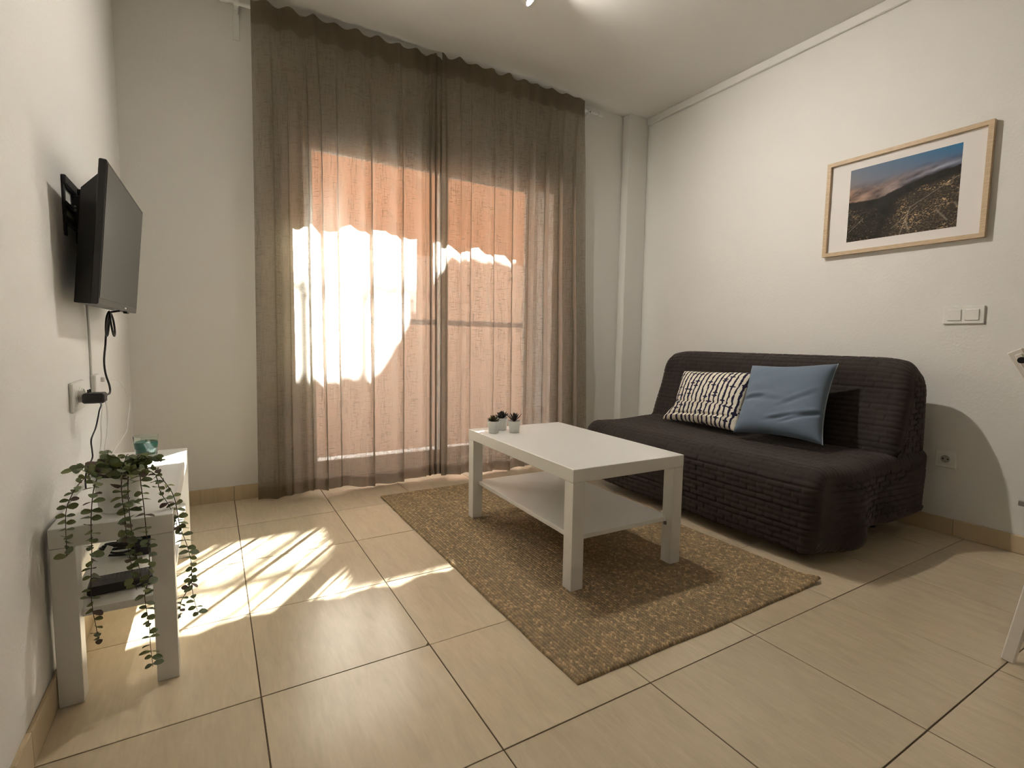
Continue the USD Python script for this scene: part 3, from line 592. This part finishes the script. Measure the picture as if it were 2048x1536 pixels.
cable('white_cable', 'white cable looping out in an arc beside the candle', [(-0.345, 2.30, 0.752), (-0.325, 2.36, 0.750), (-0.31, 2.44, 0.730), (-0.31, 2.56, 0.680), (-0.31, 2.66, 0.632), (-0.31, 2.60, 0.580), (-0.31, 2.53, 0.530), (-0.312, 2.40, 0.512), (-0.315, 2.25, 0.500), (-0.32, 2.12, 0.480), (-0.325, 2.05, 0.4535)], 0.0024, white_cord,
      [('connector', cbox((-0.352, 2.288, 0.744), (-0.336, 2.304, 0.760), 0.001))])
cable('white_cable', 'white cable hanging nearly straight from the cover plate to the bench', [(-0.343, 2.25, 0.70), (-0.338, 2.23, 0.66), (-0.336, 2.18, 0.61), (-0.336, 2.17, 0.56), (-0.338, 2.14, 0.50), (-0.340, 2.12, 0.4535)], 0.0024, white_cord)
cable('white_cable', 'white cable hanging next to the wall corner down to the bench', [(-0.343, 2.275, 0.70), (-0.336, 2.30, 0.66), (-0.334, 2.29, 0.60), (-0.333, 2.26, 0.56), (-0.334, 2.20, 0.51), (-0.338, 2.17, 0.4535)], 0.0024, white_cord)
duct = thing('cable_duct', 'thin white cable duct on the left wall below the television', 'cable duct', (XL, 2.22, 0.86))
obj(duct, 'duct', cbox((XL, 2.205, 0.775), (XL + 0.006, 2.222, 1.02), 0.002), white_plastic)

# ------------------------------------------------------------------ sofa
cover_mat = material('sofa_cover', {'tc': ('texture_coordinate', {}), 'n': ('noise_texture', {'scale': 900.0, 'detail': 2.0}), 'n2': ('noise_texture', {'scale': 7.0, 'detail': 3.0}), 'r': ('rgb_ramp', {'ramp': [(0.3, (0.031, 0.0245, 0.0220)), (0.7, (0.043, 0.0345, 0.0310))]}),
                     'b': ('bump', {'strength': 0.25, 'distance': 0.0015}), 'p': ('principled_bsdf', {'roughness': 0.85, 'specular_ior_level': 0.2, 'sheen_weight': 0.12, 'sheen_roughness': 0.5, 'sheen_tint': (0.75, 0.66, 0.62)})},
                    [('tc.object', 'n.vector'), ('tc.object', 'n2.vector'), ('n2.fac', 'r.fac'), ('r.color', 'p.base_color'), ('n.fac', 'b.height'), ('b.normal', 'p.normal')])
def quilt(s, y):
    """height of the stitched zig-zag quilting; s runs along the profile, y across"""
    rh, bl = 0.026, 0.080
    q = s / rh; row = np.floor(q); fr = q - row
    zig = np.abs(np.modf(row / 4.0)[0] * 2 - 1) * bl * 0.9
    c = (y + zig) / bl; fc = c - np.floor(c)
    a = np.clip(np.minimum(fr, 1 - fr) / 0.22, 0, 1); b = np.clip(np.minimum(fc, 1 - fc) / 0.10, 0, 1)
    return (np.sqrt(a * (2 - a)) * np.sqrt(b * (2 - b)))

def swept(profile, y0, y1, r, ds, quilt_h, flare=None, closed_skip=None):
    """a stuffed body: closed profile in (x, z), swept along y, its two ends rounded by radius r"""
    P = V(profile); P = np.vstack([P, P[:1]])
    seg = np.linalg.norm(np.diff(P, axis=0), axis=1); L = np.r_[0, np.cumsum(seg)]
    n = int(L[-1] / ds); s = np.linspace(0, L[-1], n, endpoint=False)
    C = np.stack([np.interp(s, L, P[:, k]) for k in (0, 1)], 1)
    for _ in range(int(0.02 / ds) * 2): C = 0.25 * np.roll(C, 1, 0) + 0.5 * C + 0.25 * np.roll(C, -1, 0)
    Tn = np.roll(C, -1, 0) - np.roll(C, 1, 0); Tn /= np.linalg.norm(Tn, axis=1, keepdims=True); N = np.stack([Tn[:, 1], -Tn[:, 0]], 1)
    if ((C - C.mean(0)) * N).sum() < 0: N = -N
    ym = np.linspace(y0 + r, y1 - r, int((y1 - y0 - 2 * r) / ds)); a = np.linspace(0, np.pi / 2, 10)
    ys = np.r_[y0 + r - r * np.cos(a), ym[1:-1], y1 - r + r * np.sin(a)]
    ins = np.r_[r - r * np.sin(a), np.zeros(len(ym) - 2), r - r * np.cos(a)]
    S, Yg = np.meshgrid(s, ys, indexing='ij')
    off = -ins[None, :] + quilt_h * (quilt(S, Yg) - 0.6)
    X = C[:, None, 0] + N[:, None, 0] * off; Z = C[:, None, 1] + N[:, None, 1] * off; Y = Yg.copy()
    v = np.stack([X, Y, Z], -1)
    v = np.concatenate([v, v[:1]], 0)
    f = grid_faces(v.shape[0], v.shape[1])
    V_ = v.reshape(-1, 3); nv = v.shape[1]
    # end caps: rings shrinking to the centre line so that they can be shaped too
    caps_v, caps_f = [V_], [f]; base = len(V_)
    for col, sgn in ((0, -1), (nv - 1, 1)):
        ring = v[:-1, col]; cen = ring.mean(0); rings = [ring]
        K = 26
        for k in range(1, K + 1):
            rr = 1 - k / K; g = cen + (ring - cen) * rr; g[:, 1] = ring[:, 1]
            rings.append(g)
        R = np.array(rings); m = R.shape[1]; R = np.concatenate([R, R[:, :1]], 1)
        q = quilt_h * (quilt(R[..., 2], R[..., 0]) - 0.6) * np.linspace(0, 1, K + 1).clip(0, 0.15)[:, None] / 0.15
        R[..., 1] += sgn * q
        ff = grid_faces(R.shape[0], R.shape[1], flip=sgn > 0)
        caps_v.append(R.reshape(-1, 3)); caps_f.append(ff + base); base += R.shape[0] * R.shape[1]
    VV = np.vstack(caps_v)
    if flare is not None: VV = flare(VV)
    m = trimesh.Trimesh(VV, np.vstack(caps_f), process=False)
    if m.volume < 0: m.invert()
    return m

def arc(cx, cz, r, a0, a1, n=10):
    a = np.radians(np.linspace(a0, a1, n)); return [(cx + r * math.cos(t), cz + r * math.sin(t)) for t in a]
SY0, SY1 = 1.052, 2.535
sofa = thing('sofa', 'dark grey two-seat sofa bed in a quilted cover against the right wall', 'sofa', (2.5, 1.8, 0))
seat_profile = [(2.085, 0.055)] + arc(2.125, 0.325, 0.085, 185, 92) + [(2.30, 0.405), (2.60, 0.418), (2.92, 0.425)] + arc(2.925, 0.385, 0.04, 90, 0, 5) + [(2.965, 0.10), (2.90, 0.085), (2.4, 0.062)]
def seat_flare(p):
    q = p.copy(); x, y, z = p.T
    low = np.clip(1 - z / 0.40, 0, 1)
    fr = 1 - smoothstep(2.05, 2.20, x)
    q[:, 0] -= low ** 1.3 * fr * (0.030 + 0.010 * np.sin(y * 9 + 1))
    near = np.exp(-((y - SY0) / 0.14) ** 2)
    # the loose cover bulges out in a drooping fold at the near front corner
    fold = np.exp(-((x - 2.33) / 0.085) ** 2) * np.exp(-((y - SY0) / 0.07) ** 2)
    q[:, 1] -= fold * (low ** 1.1) * 0.050
    dent = np.exp(-((x - 2.52) / 0.08) ** 2) * np.exp(-((y - SY0) / 0.06) ** 2); q[:, 1] += dent * low * 0.022; q[:, 1] -= 0.016 * smoothstep(2.55, 2.85, x) * np.exp(-((y - SY0) / 0.06) ** 2)
    corner = np.exp(-((x - 2.12) / 0.11) ** 2) * near; q[:, 1] += corner * 0.028 * (0.3 + low); 
    bottom = z < 0.13
    droop = np.exp(-((x - 2.25) / 0.16) ** 2) * np.exp(-((y - SY0) / 0.12) ** 2); q[:, 2] -= np.where(bottom, droop * 0.044 * (1 - z / 0.13), 0)
    rise = smoothstep(2.38, 2.50, x) * np.exp(-((y - SY0) / 0.10) ** 2); q[:, 2] += np.where(bottom, rise * 0.050 * (1 - z / 0.13), 0)
    q[:, 2] += 0.006 * fbm2(x, y, 5.0, 3, 3) * (z > 0.3) * 2
    q[:, 1] += 0.008 * fbm2(x, z, 6.0, 8, 3) * np.exp(-((y - SY0) / 0.03) ** 2) * 2
    sag = (z > 0.36) * np.exp(-((x - 2.50) / 0.25) ** 2) * np.sin(np.pi * np.clip((y - SY0) / (SY1 - SY0), 0, 1)); q[:, 2] -= 0.016 * sag
    q[:, 2] = np.maximum(q[:, 2], 0.006)
    return q
obj(sofa, 'seat_cover', swept(seat_profile, SY0, SY1, 0.055, 0.0055, 0.0078, seat_flare), cover_mat, smooth=True)
back_profile = [(2.640, 0.360)] + [(2.66, 0.44), (2.695, 0.56), (2.735, 0.70)] + arc(2.835, 0.765, 0.090, 172, 60, 12) + [(2.935, 0.79), (2.955, 0.70), (2.975, 0.31), (2.80, 0.33)]
def back_flare(p):
    q = p.copy(); x, y, z = p.T
    q[:, 0] += 0.010 * fbm2(y, z, 4.0, 12, 3) * 2 * (x < 2.8)
    low = np.clip((0.62 - z) / 0.2, 0, 1)
    q[:, 1] += 0.012 * low * np.exp(-((y - SY1) / 0.05) ** 2)
    top = smoothstep(0.70, 0.85, z); q[:, 1] += 0.020 * top * (np.exp(-((y - SY0) / 0.08) ** 2) - np.exp(-((y - SY1) / 0.08) ** 2))
    q[:, 2] -= 0.018 * top * (np.exp(-((y - SY0) / 0.09) ** 2) + np.exp(-((y - SY1) / 0.09) ** 2))
    return q
obj(sofa, 'backrest_cover', swept(back_profile, SY0 + 0.004, SY1 + 0.012, 0.050, 0.0055, 0.0078, back_flare), cover_mat, smooth=True)
for x, y in ((2.25, 1.22), (2.25, 2.38), (2.85, 1.22), (2.85, 2.38)):
    obj(sofa, 'foot', trimesh.creation.cylinder(radius=0.022, height=0.09, sections=16).apply_translation((x, y, 0.045)), black_plastic, smooth=40)

# ------------------------------------------------------------------ cushions
def cushion(corners, thick, n, pinch, wrinkle, seed, extra=None):
    """TL, TR, BR, BL corners; the front bulges towards -x"""
    TL, TR, BR, BL = map(V, corners)
    u = np.linspace(-1, 1, n); Ug, Vg = np.meshgrid(u, u, indexing='ij')      # u: left-right, v: bottom-top
    a, b = (Ug + 1) / 2, (Vg + 1) / 2
    pin = pinch
    us = Ug * (1 - pin * (1 - Vg ** 2) * np.abs(Ug) ** 2); vs = Vg * (1 - pin * (1 - Ug ** 2) * np.abs(Vg) ** 2)
    a2, b2 = (us + 1) / 2, (vs + 1) / 2
    base = ((1 - a2) * (1 - b2))[..., None] * BL + (a2 * (1 - b2))[..., None] * BR + (a2 * b2)[..., None] * TR + ((1 - a2) * b2)[..., None] * TL
    nrm = np.cross(TR - TL, BL - TL); nrm /= np.linalg.norm(nrm)
    if nrm[0] > 0: nrm = -nrm
    t = ((1 - Ug ** 4) * (1 - Vg ** 4)) ** 0.5 * thick
    w = wrinkle(Ug, Vg)
    F = base + nrm * (t * (1 + w) + 0.001)[..., None]; B = base - nrm * (t * 0.8 + 0.001)[..., None]
    if extra is not None: F, B = extra(F, Ug, Vg), extra(B, Ug, Vg)
    v = np.vstack([F.reshape(-1, 3), B.reshape(-1, 3)]); f = grid_faces(n, n); nv = n * n
    # rim strip
    idx = np.arange(nv).reshape(n, n); loop = np.r_[idx[0, :-1], idx[:-1, -1], idx[-1, :0:-1], idx[:0:-1, 0]]; nx_ = np.roll(loop, -1)
    rim = np.vstack([np.stack([loop, nx_, nx_ + nv], 1), np.stack([loop, nx_ + nv, loop + nv], 1)])
    m = trimesh.Trimesh(v, np.vstack([f, f[:, ::-1] + nv, rim]), process=False)
    trimesh.repair.fix_winding(m)
    if m.volume < 0: m.invert()
    return m, Ug, Vg, base, nrm

blue_cloth = material('blue_cloth', {'tc': ('texture_coordinate', {}), 'n': ('noise_texture', {'scale': 700.0, 'detail': 2.0}), 'b': ('bump', {'strength': 0.2, 'distance': 0.001}), 'p': ('principled_bsdf', {'base_color': (0.150, 0.198, 0.268), 'roughness': 0.9, 'sheen_weight': 0.15, 'specular_ior_level': 0.2})},
                      [('tc.object', 'n.vector'), ('n.fac', 'b.height'), ('b.normal', 'p.normal')])
def blue_wr(U, W):
    w = 0.30 * fbm2(U, W, 1.8, 4, 3)
    for (c, sl, lo, hi, d, wd) in ((-0.62, 0.30, -0.1, 1.0, 0.16, 0.05), (-0.75, 0.42, 0.2, 1.0, 0.14, 0.045), (0.02, 0.16, -0.9, -0.3, 0.10, 0.05), (-0.12, -0.05, -0.9, 0.1, 0.08, 0.06), (-0.30, 0.55, 0.1, 0.8, 0.08, 0.06)):
        line = W - (c + sl * U); k = np.exp(-(line / wd) ** 2) * smoothstep(lo - 0.2, lo + 0.2, U) * (1 - smoothstep(hi - 0.2, hi + 0.2, U))
        w = w - d * k + d * 0.6 * np.exp(-((line - 1.7 * wd) / wd) ** 2) * smoothstep(lo - 0.2, lo + 0.2, U) * (1 - smoothstep(hi - 0.2, hi + 0.2, U))
    return w
bcor = [(2.610, 1.760, 0.792), (2.650, 1.326, 0.821), (2.435, 1.262, 0.447), (2.425, 1.727, 0.432)]
bc = thing('cushion', 'plain blue linen cushion on the sofa', 'cushion', np.mean(bcor, 0))
bm, Ub, Vb, bbase, bn = cushion(bcor, 0.070, 70, 0.095, blue_wr, 1)
obj(bc, 'cover', bm, blue_cloth, smooth=50)
edge_pts = [bbase[-1, j] + bn * 0.001 for j in range(0, 70, 3)]
obj(bc, 'seam', tube(edge_pts, 0.0022, 6, 2), plain('pale_seam', (0.36, 0.42, 0.48), 0.9), smooth=True, label='pale seam down the right edge')

stripe_cloth = material('stripe_cloth', {'a': ('attribute', {'attribute': 'tint'}), 'p': ('principled_bsdf', {'roughness': 0.85, 'specular_ior_level': 0.2, 'sheen_weight': 0.1})}, [('a.color', 'p.base_color')])
def strp_wr(U, W):
    w = 0.25 * fbm2(U, W, 2.0, 14, 3)
    for (c, sl, d, wd) in ((-0.25, 0.05, 0.14, 0.06), (-0.70, 0.10, 0.20, 0.05)):
        line = W - (c + sl * U); w = w - d * np.exp(-(line / wd) ** 2) + 0.5 * d * np.exp(-((line + 1.8 * wd) / wd) ** 2)
    return w
scor = [(2.655, 2.272, 0.729), (2.670, 1.780, 0.748), (2.475, 1.742, 0.428), (2.500, 2.245, 0.425)]
def strp_extra(P_, U, W):
    # the lower left corner is squashed out sideways on the seat
    k = np.exp(-((U + 1) / 0.30) ** 2 - ((W + 1) / 0.38) ** 2)
    P_ = P_.copy(); P_[..., 1] += 0.050 * k; P_[..., 2] -= 0.006 * k
    k2 = np.exp(-((U + 1) / 0.10) ** 2 - ((W + 0.42) / 0.20) ** 2); P_[..., 1] -= 0.026 * k2
    return P_
NS = 230
sm, Us, Vs, sbase, sn = cushion(scor, 0.058, NS, 0.05, strp_wr, 2, strp_extra)
def stripe_colors(U, W):
    wig = 0.055 * fbm2(U * 0, W, 3.0, 31, 3) * 2
    lean = 0.16 * W * W * np.sign(W) * 0.6
    q = (U - lean) * 8.0; 
    q = q + 0.55 * fbm2(np.floor(q) * 0.7, W, 4.5, 33, 3)
    k = np.floor(q); fq = q - k - 0.5
    rw = np.modf(np.abs(np.sin(k * 91.7) * 4375.85))[0]
    width = 0.155 + 0.07 * rw + 0.24 * fbm2(k * 3.1, W, 9.0, 35, 2)
    ink = np.abs(fq) < np.maximum(width, 0.08)
    # knots: small clusters of blots along some stripes
    for kk in range(-10, 11):
        h = np.modf(np.abs(np.sin(kk * 12.9 + 3) * 43758.5))[0]
        for w0 in (h * 2 - 1, np.modf(h * 7.3)[0] * 2 - 1, np.modf(h * 13.7)[0] * 2 - 1):
            dw = (W - w0) * 8.0
            d = np.hypot((q - kk - 0.5) * 0.9, dw * 0.75)
            ang = np.arctan2(dw, q - kk - 0.5)
            ink |= (d < 0.38 + 0.13 * np.cos(4 * ang)) & (h > 0.15)
    tone = fbm2(U, W, 6.0, 36, 3)
    c = np.where(ink[..., None], np.array([0.016, 0.014, 0.040]) * (1 + 1.2 * np.clip(tone, 0, 1))[..., None], np.array([0.78, 0.73, 0.62]))
    return c
scol = stripe_colors(Us, Vs).reshape(-1, 3)
sc = thing('cushion', 'cream cushion with dark blue ink stripes on the sofa', 'cushion', np.mean(scor, 0))
obj(sc, 'cover', sm, stripe_cloth, smooth=True, color=np.vstack([scol, scol]))

# ------------------------------------------------------------------ picture on the right wall
pic = thing('framed_picture', 'framed aerial photograph of clouds over a town on the right wall', 'picture', (XR, 1.29, 1.67))
oak = material('pale_oak', {'tc': ('texture_coordinate', {}), 'mp': ('mapping', {'scale': (60.0, 9.0, 60.0)}), 'n': ('noise_texture', {'scale': 3.0, 'detail': 4.0}), 'r': ('rgb_ramp', {'ramp': [(0.3, (0.50, 0.36, 0.21)), (0.7, (0.64, 0.49, 0.32))]}), 'p': ('principled_bsdf', {'roughness': 0.5})},
               [('tc.object', 'mp.vector'), ('mp.vector', 'n.vector'), ('n.fac', 'r.fac'), ('r.color', 'p.base_color')])
Y0, Y1, Z0, Z1, FW, FD = 0.936, 1.652, 1.414, 1.932, 0.020, 0.028
def mitre(p0, p1, inward):
    """one frame bar with 45 degree ends: p0->p1 outer edge in (y, z), inward a unit vector"""
    p0, p1, iw = V(p0), V(p1), V(inward); d = (p1 - p0) / np.linalg.norm(p1 - p0)
    q = [p0, p1, p1 - d * FW + iw * FW, p0 + d * FW + iw * FW]
    pts = [(XR - dd, a[0], a[1]) for a in q for dd in (0.001, FD)]
    return trimesh.convex.convex_hull(np.array(pts))
for a, b, i in (((Y0, Z0), (Y1, Z0), (0, 1)), ((Y0, Z1), (Y1, Z1), (0, -1)), ((Y0, Z0), (Y0, Z1), (1, 0)), ((Y1, Z0), (Y1, Z1), (-1, 0))):
    obj(pic, 'frame_bar', mitre(a, b, i), oak)
mat_board = plain('mat_board', (0.80, 0.765, 0.74), 0.8)
obj(pic, 'mat_board', cbox((XR - 0.012, Y0 + FW, Z0 + FW), (XR - 0.009, Y1 - FW, Z1 - FW)), mat_board)
PY0, PY1, PZ0, PZ1 = 1.047, 1.532, 1.482, 1.868
def aerial_print(nu=340, nv=260):
    u = np.linspace(0, 1, nu); v = np.linspace(0, 1, nv); U, W = np.meshgrid(u, v, indexing='ij')
    hz = 0.545 + 0.20 * U ** 1.1 + 0.035 * fbm2(U, W * 0, 7.0, 50, 4) * 2 - 0.05 * np.exp(-((U - 0.33) / 0.15) ** 2)
    sky_top = np.stack([0.17 - 0.14 * U, 0.20 - 0.03 * U, 0.25 + 0.08 * U], -1)
    sky_low = np.stack([0.30 - 0.19 * U, 0.235 - 0.10 * U, 0.22 + 0.02 * U], -1)
    t = np.clip((W - hz) / np.maximum(1 - hz, 0.05), 0, 1)[..., None]
    c = sky_low * (1 - t) + sky_top * t
    cl = meshkit.fbm(np.stack([U * 7, (W - 0.25 * U) * 16, U * 0 + 2.2], -1), 5, 51)
    warm = np.stack([0.52 - 0.36 * U ** 0.7, 0.31 - 0.12 * U ** 0.7, 0.20 + 0.05 * U], -1)
    band = (1 - smoothstep(0.25, 0.62, t[..., 0]))[..., None]
    c = c * (1 - band * 0.85) + warm * np.clip(0.10 + 2.6 * (cl[..., None] - 0.30), 0.12, 1.6) * band * 0.85
    mist = np.exp(-((W - hz - 0.045 - 0.03 * fbm2(U, W, 5, 52)) / 0.022) ** 2) * smoothstep(0.45, 0.65, U)
    c = c + (mist * 0.16)[..., None] * np.array([0.9, 0.95, 1.15])
    land = 1 - smoothstep(hz - 0.012, hz + 0.012, W)
    g = fbm2(U, W, 14.0, 53, 4)
    lc = np.array([0.020, 0.018, 0.014]) * (1 + 1.4 * g)[..., None]
    town = np.clip(smoothstep(0.42, 0.62, U + 0.25 * (0.5 - W)) * smoothstep(0.02, 0.10, hz - W - 0.06), 0, 1)
    lefttown = 0.45 * (1 - smoothstep(0.15, 0.36, U)) * smoothstep(0.05, 0.15, hz - W)
    sp = meshkit.noise(np.stack([(U * 1.0 + W * 0.5) * 80, (W * 1.35 - U * 0.35) * 74, U * 0], -1), 54); sp2 = meshkit.noise(np.stack([(U - W) * 120, (W + U * 0.4) * 105, U * 0], -1), 55)
    dens = smoothstep(0.42, 0.62, meshkit.fbm(np.stack([U * 9, W * 9, U * 0], -1), 3, 57)); flecks = (smoothstep(0.60, 0.88, sp) + 0.7 * smoothstep(0.66, 0.9, sp2)) * (0.25 + 0.9 * dens)
    lc = lc + (flecks * (town + lefttown))[..., None] * np.stack([0.30 + 0.1 * sp2, 0.21 + 0.06 * sp2, 0.135 + 0 * sp2], -1) + (town * 0.025)[..., None] * np.array([1, 0.75, 0.55])
    for (x0, y0, x1, y1, wd) in ((0.52, 0.0, 0.60, 0.34, 0.006), (0.60, 0.34, 0.99, 0.62, 0.005), (0.83, 0.24, 0.92, 0.10, 0.010), (0.44, 0.10, 0.66, 0.34, 0.005), (0.97, 0.30, 1.0, 0.24, 0.012), (0.56, 0.18, 0.60, 0.05, 0.012), (0.02, 0.14, 0.16, 0.30, 0.004)):
        d = V([x1 - x0, y1 - y0]); L = np.dot(d, d); tt = np.clip(((U - x0) * d[0] + (W - y0) * d[1]) / L, 0, 1)
        dist = np.hypot(U - x0 - tt * d[0], W - y0 - tt * d[1]); lc = lc + (np.exp(-(dist / (wd * 0.8)) ** 2) * 0.17)[..., None] * np.array([1, 0.85, 0.68])
    c = c * (1 - land[..., None]) + lc * land[..., None]
    Pp = np.stack([np.full_like(U, XR - 0.0125), PY1 - (PY1 - PY0) * U, PZ0 + (PZ1 - PZ0) * W], -1)
    return trimesh.Trimesh(Pp.reshape(-1, 3), grid_faces(nu, nv), process=False), np.clip(c, 0.004, 0.9).reshape(-1, 3)
print_mat = material('photo_print', {'a': ('attribute', {'attribute': 'tint'}), 'p': ('principled_bsdf', {'roughness': 0.55, 'specular_ior_level': 0.15})}, [('a.color', 'p.base_color')])
pm, pc_ = aerial_print(); obj(pic, 'photo_print', pm, print_mat, smooth=False, color=pc_)

# ------------------------------------------------------------------ light switch and socket on the right wall
socket_plate('light_switch', 'white double rocker light switch on the right wall', XR, -1, 0.914, 1.068, 1.021, 1.106, [(0.932, 0.985, 'rocker'), (0.998, 1.051, 'rocker')])
socket_plate('wall_socket', 'single white socket low on the right wall beside the sofa', XR, -1, 0.968, 1.051, 0.326, 0.411, [(0.982, 1.037, 'socket')])

# ------------------------------------------------------------------ succulents on the coffee table
def succulent(x, y, z, leafspec, label, mats, seed, pr=0.031, ph=0.058):
    r = np.random.default_rng(seed)
    root = thing('succulent', label, 'potted plant', (x, y, z), group=None)
    c = (x, y, z)
    obj(root, 'pot', lathe([(0.0, 0.0), (pr * 0.74, 0.0), (pr * 0.78, 0.002), (pr, ph), (pr * 0.93, ph), (pr * 0.88, ph * 0.86), (0.0, ph * 0.84)], c, 32), pot_white, smooth=40)
    n, L, Wd, lo, hi = leafspec
    obj(root, 'soil', lathe([(0.0, ph * 0.845), (pr * 0.87, ph * 0.85), (pr * 0.88, ph * 0.88), (0.0, ph * 0.93)], c, 20), soil)
    for k in range(n):
        f = k / (n - 1); az = k * 2.39996 + r.normal(0, 0.1); el = math.radians(lo + (hi - lo) * f + r.normal(0, 5))
        d = V([math.cos(az) * math.cos(el), math.sin(az) * math.cos(el), math.sin(el)])
        b = V(c) + [0, 0, ph * 0.92] + d * 0.004; Lk = L * (1.0 - 0.25 * f) * r.uniform(0.85, 1.1)
        s = np.cross(d, [0, 0, 1]); s /= max(np.linalg.norm(s), 1e-6); nn_ = np.cross(s, d)
        prof = [(0.0, 0.45), (0.25, 0.85), (0.5, 1.0), (0.75, 0.75), (1.0, 0.04)]
        v = [];
        for t, w in prof:
            cc_ = b + d * t * Lk + V([0, 0, 1]) * 0.10 * Lk * t * t
            v += [cc_ + s * w * Wd / 2, cc_ + nn_ * w * Wd * 0.20, cc_ - s * w * Wd / 2, cc_ - nn_ * w * Wd * 0.28]
        ff = []
        for i in range(len(prof) - 1):
            for q in range(4):
                q2 = (q + 1) % 4; a_, b_ = i * 4 + q, i * 4 + q2; ff += [[a_, b_, b_ + 4], [a_, b_ + 4, a_ + 4]]
        ff += [[0, 2, 1], [0, 3, 2], [16, 17, 18], [16, 18, 19]]
        obj(root, 'leaf', trimesh.Trimesh(np.array(v), ff, process=False), mats[k % len(mats)], smooth=True)
sg = [plain('succ_olive', (0.085, 0.085, 0.016), 0.45), plain('succ_olive_red', (0.090, 0.055, 0.022), 0.45)]
sd = [plain('succ_dark', (0.018, 0.022, 0.022), 0.45), plain('succ_dark_red', (0.035, 0.020, 0.020), 0.45)]
se = [plain('succ_green_dark', (0.016, 0.024, 0.018), 0.45), plain('succ_green_red', (0.030, 0.018, 0.016), 0.45)]
TZ = rz + 0.45
succulent(1.172, 2.150, TZ, (26, 0.034, 0.013, 12, 85), 'olive green rosette succulent in a white pot, the one nearest the table edge', sg, 5)
succulent(1.246, 2.202, TZ, (24, 0.042, 0.015, 15, 88), 'dark pointed succulent in a white pot, standing behind the other two', sd, 6, ph=0.062)
succulent(1.266, 2.112, TZ, (18, 0.050, 0.010, 35, 88), 'dark spiky aloe-like succulent in a white pot, the one nearest the sofa', se, 7)

# ------------------------------------------------------------------ folding chair at the right edge
white_wood = plain('white_wood', (0.78, 0.74, 0.68), 0.45, bump=(120.0, 0.05, 0.001))
chair = thing('folding_chair', 'white wooden folding chair cut off by the edge of the view', 'chair', (2.19, 0.25, 0))
def beam(p0, p1, wx, wd, c=0.003):
    """flat wooden bar from p0 to p1, wx wide in x and wd deep"""
    p0, p1 = V(p0), V(p1); L = np.linalg.norm(p1 - p0); b = cbox((-wx / 2, -wd / 2, 0), (wx / 2, wd / 2, L), c)
    d = (p1 - p0) / L; xx = V([1.0, 0, 0]); xx -= d * xx.dot(d); xx /= np.linalg.norm(xx); yy = np.cross(d, xx)
    Mx = np.eye(4); Mx[:3, 0], Mx[:3, 1], Mx[:3, 2], Mx[:3, 3] = xx, yy, d, p0; b.apply_transform(Mx); return b
for x, sgn in ((1.99, 1), (2.39, -1)):
    obj(chair, 'post', beam((x, 0.520, 0.905), (x, 0.02, 0.0), 0.022, 0.036), white_wood)
    xi = x + sgn * 0.026
    obj(chair, 'leg', beam((x, 0.440, 0.003), (x, 0.10, 0.45), 0.020, 0.030), white_wood) if False else obj(chair, 'leg', beam((xi - sgn * 0.038, 0.466, 0.0), (xi - sgn * 0.03, 0.405, 0.45), 0.022, 0.030), white_wood)
for k in range(5):
    y = 0.06 + k * 0.078
    obj(chair, 'seat_slat', cbox((2.03, y, 0.452), (2.35, y + 0.062, 0.466), 0.003), white_wood)
for z, y in ((0.86, 0.492), (0.74, 0.43)):
    obj(chair, 'back_rail', rot(cbox((1.975, y - 0.010, z - 0.04), (2.405, y + 0.008, z + 0.04), 0.003), -0.5, (1, 0, 0), (0, y, z)), white_wood)
obj(chair, 'bolt', cyl_x(1.970, 1.982, 0.500, 0.878, 0.009), dark_hole)
obj(chair, 'hinge', cbox((1.974, 0.395, 0.462), (1.984, 0.478, 0.478), 0.002), steel)

# ------------------------------------------------------------------ words for the setting
for name_, label_, cat_ in (
        ('floor', 'glossy beige stoneware floor with dark thin joints', 'floor'), ('wall_back', 'white painted wall around the curtained window', 'wall'),
        ('wall_left', 'white painted wall behind the television', 'wall'), ('wall_right', 'white painted wall behind the sofa and the framed picture', 'wall'),
        ('wall_front', 'white painted wall behind the camera', 'wall'), ('ceiling', 'plain white ceiling', 'ceiling'), ('trim_1', 'narrow white moulding where ceiling meets the picture wall', 'trim'),
        ('pillar', 'narrow white pillar in the corner behind the sofa', 'pillar'), ('baseboard_back', 'beige tiled skirting under the curtained window wall', 'baseboard'),
        ('baseboard_left', 'beige tiled skirting along the television wall', 'baseboard'), ('baseboard_right', 'beige tiled skirting along the sofa wall', 'baseboard'),
        ('window_1', 'white sliding balcony door seen through the taupe curtains', 'window'), ('balcony_floor', 'pale balcony floor outside the sliding door', 'balcony'),
        ('balcony_wall', 'rendered side walls of the balcony', 'wall'), ('street', 'grey street below the balcony', 'street'), ('wall_exterior', 'unseen rendered outer wall around the balcony door, bouncing sun onto the stand-in building', 'wall')):
    p_ = stage.GetPrimAtPath('/World/' + name_)
    custom(p_, label=label_, category=cat_, kind='structure')
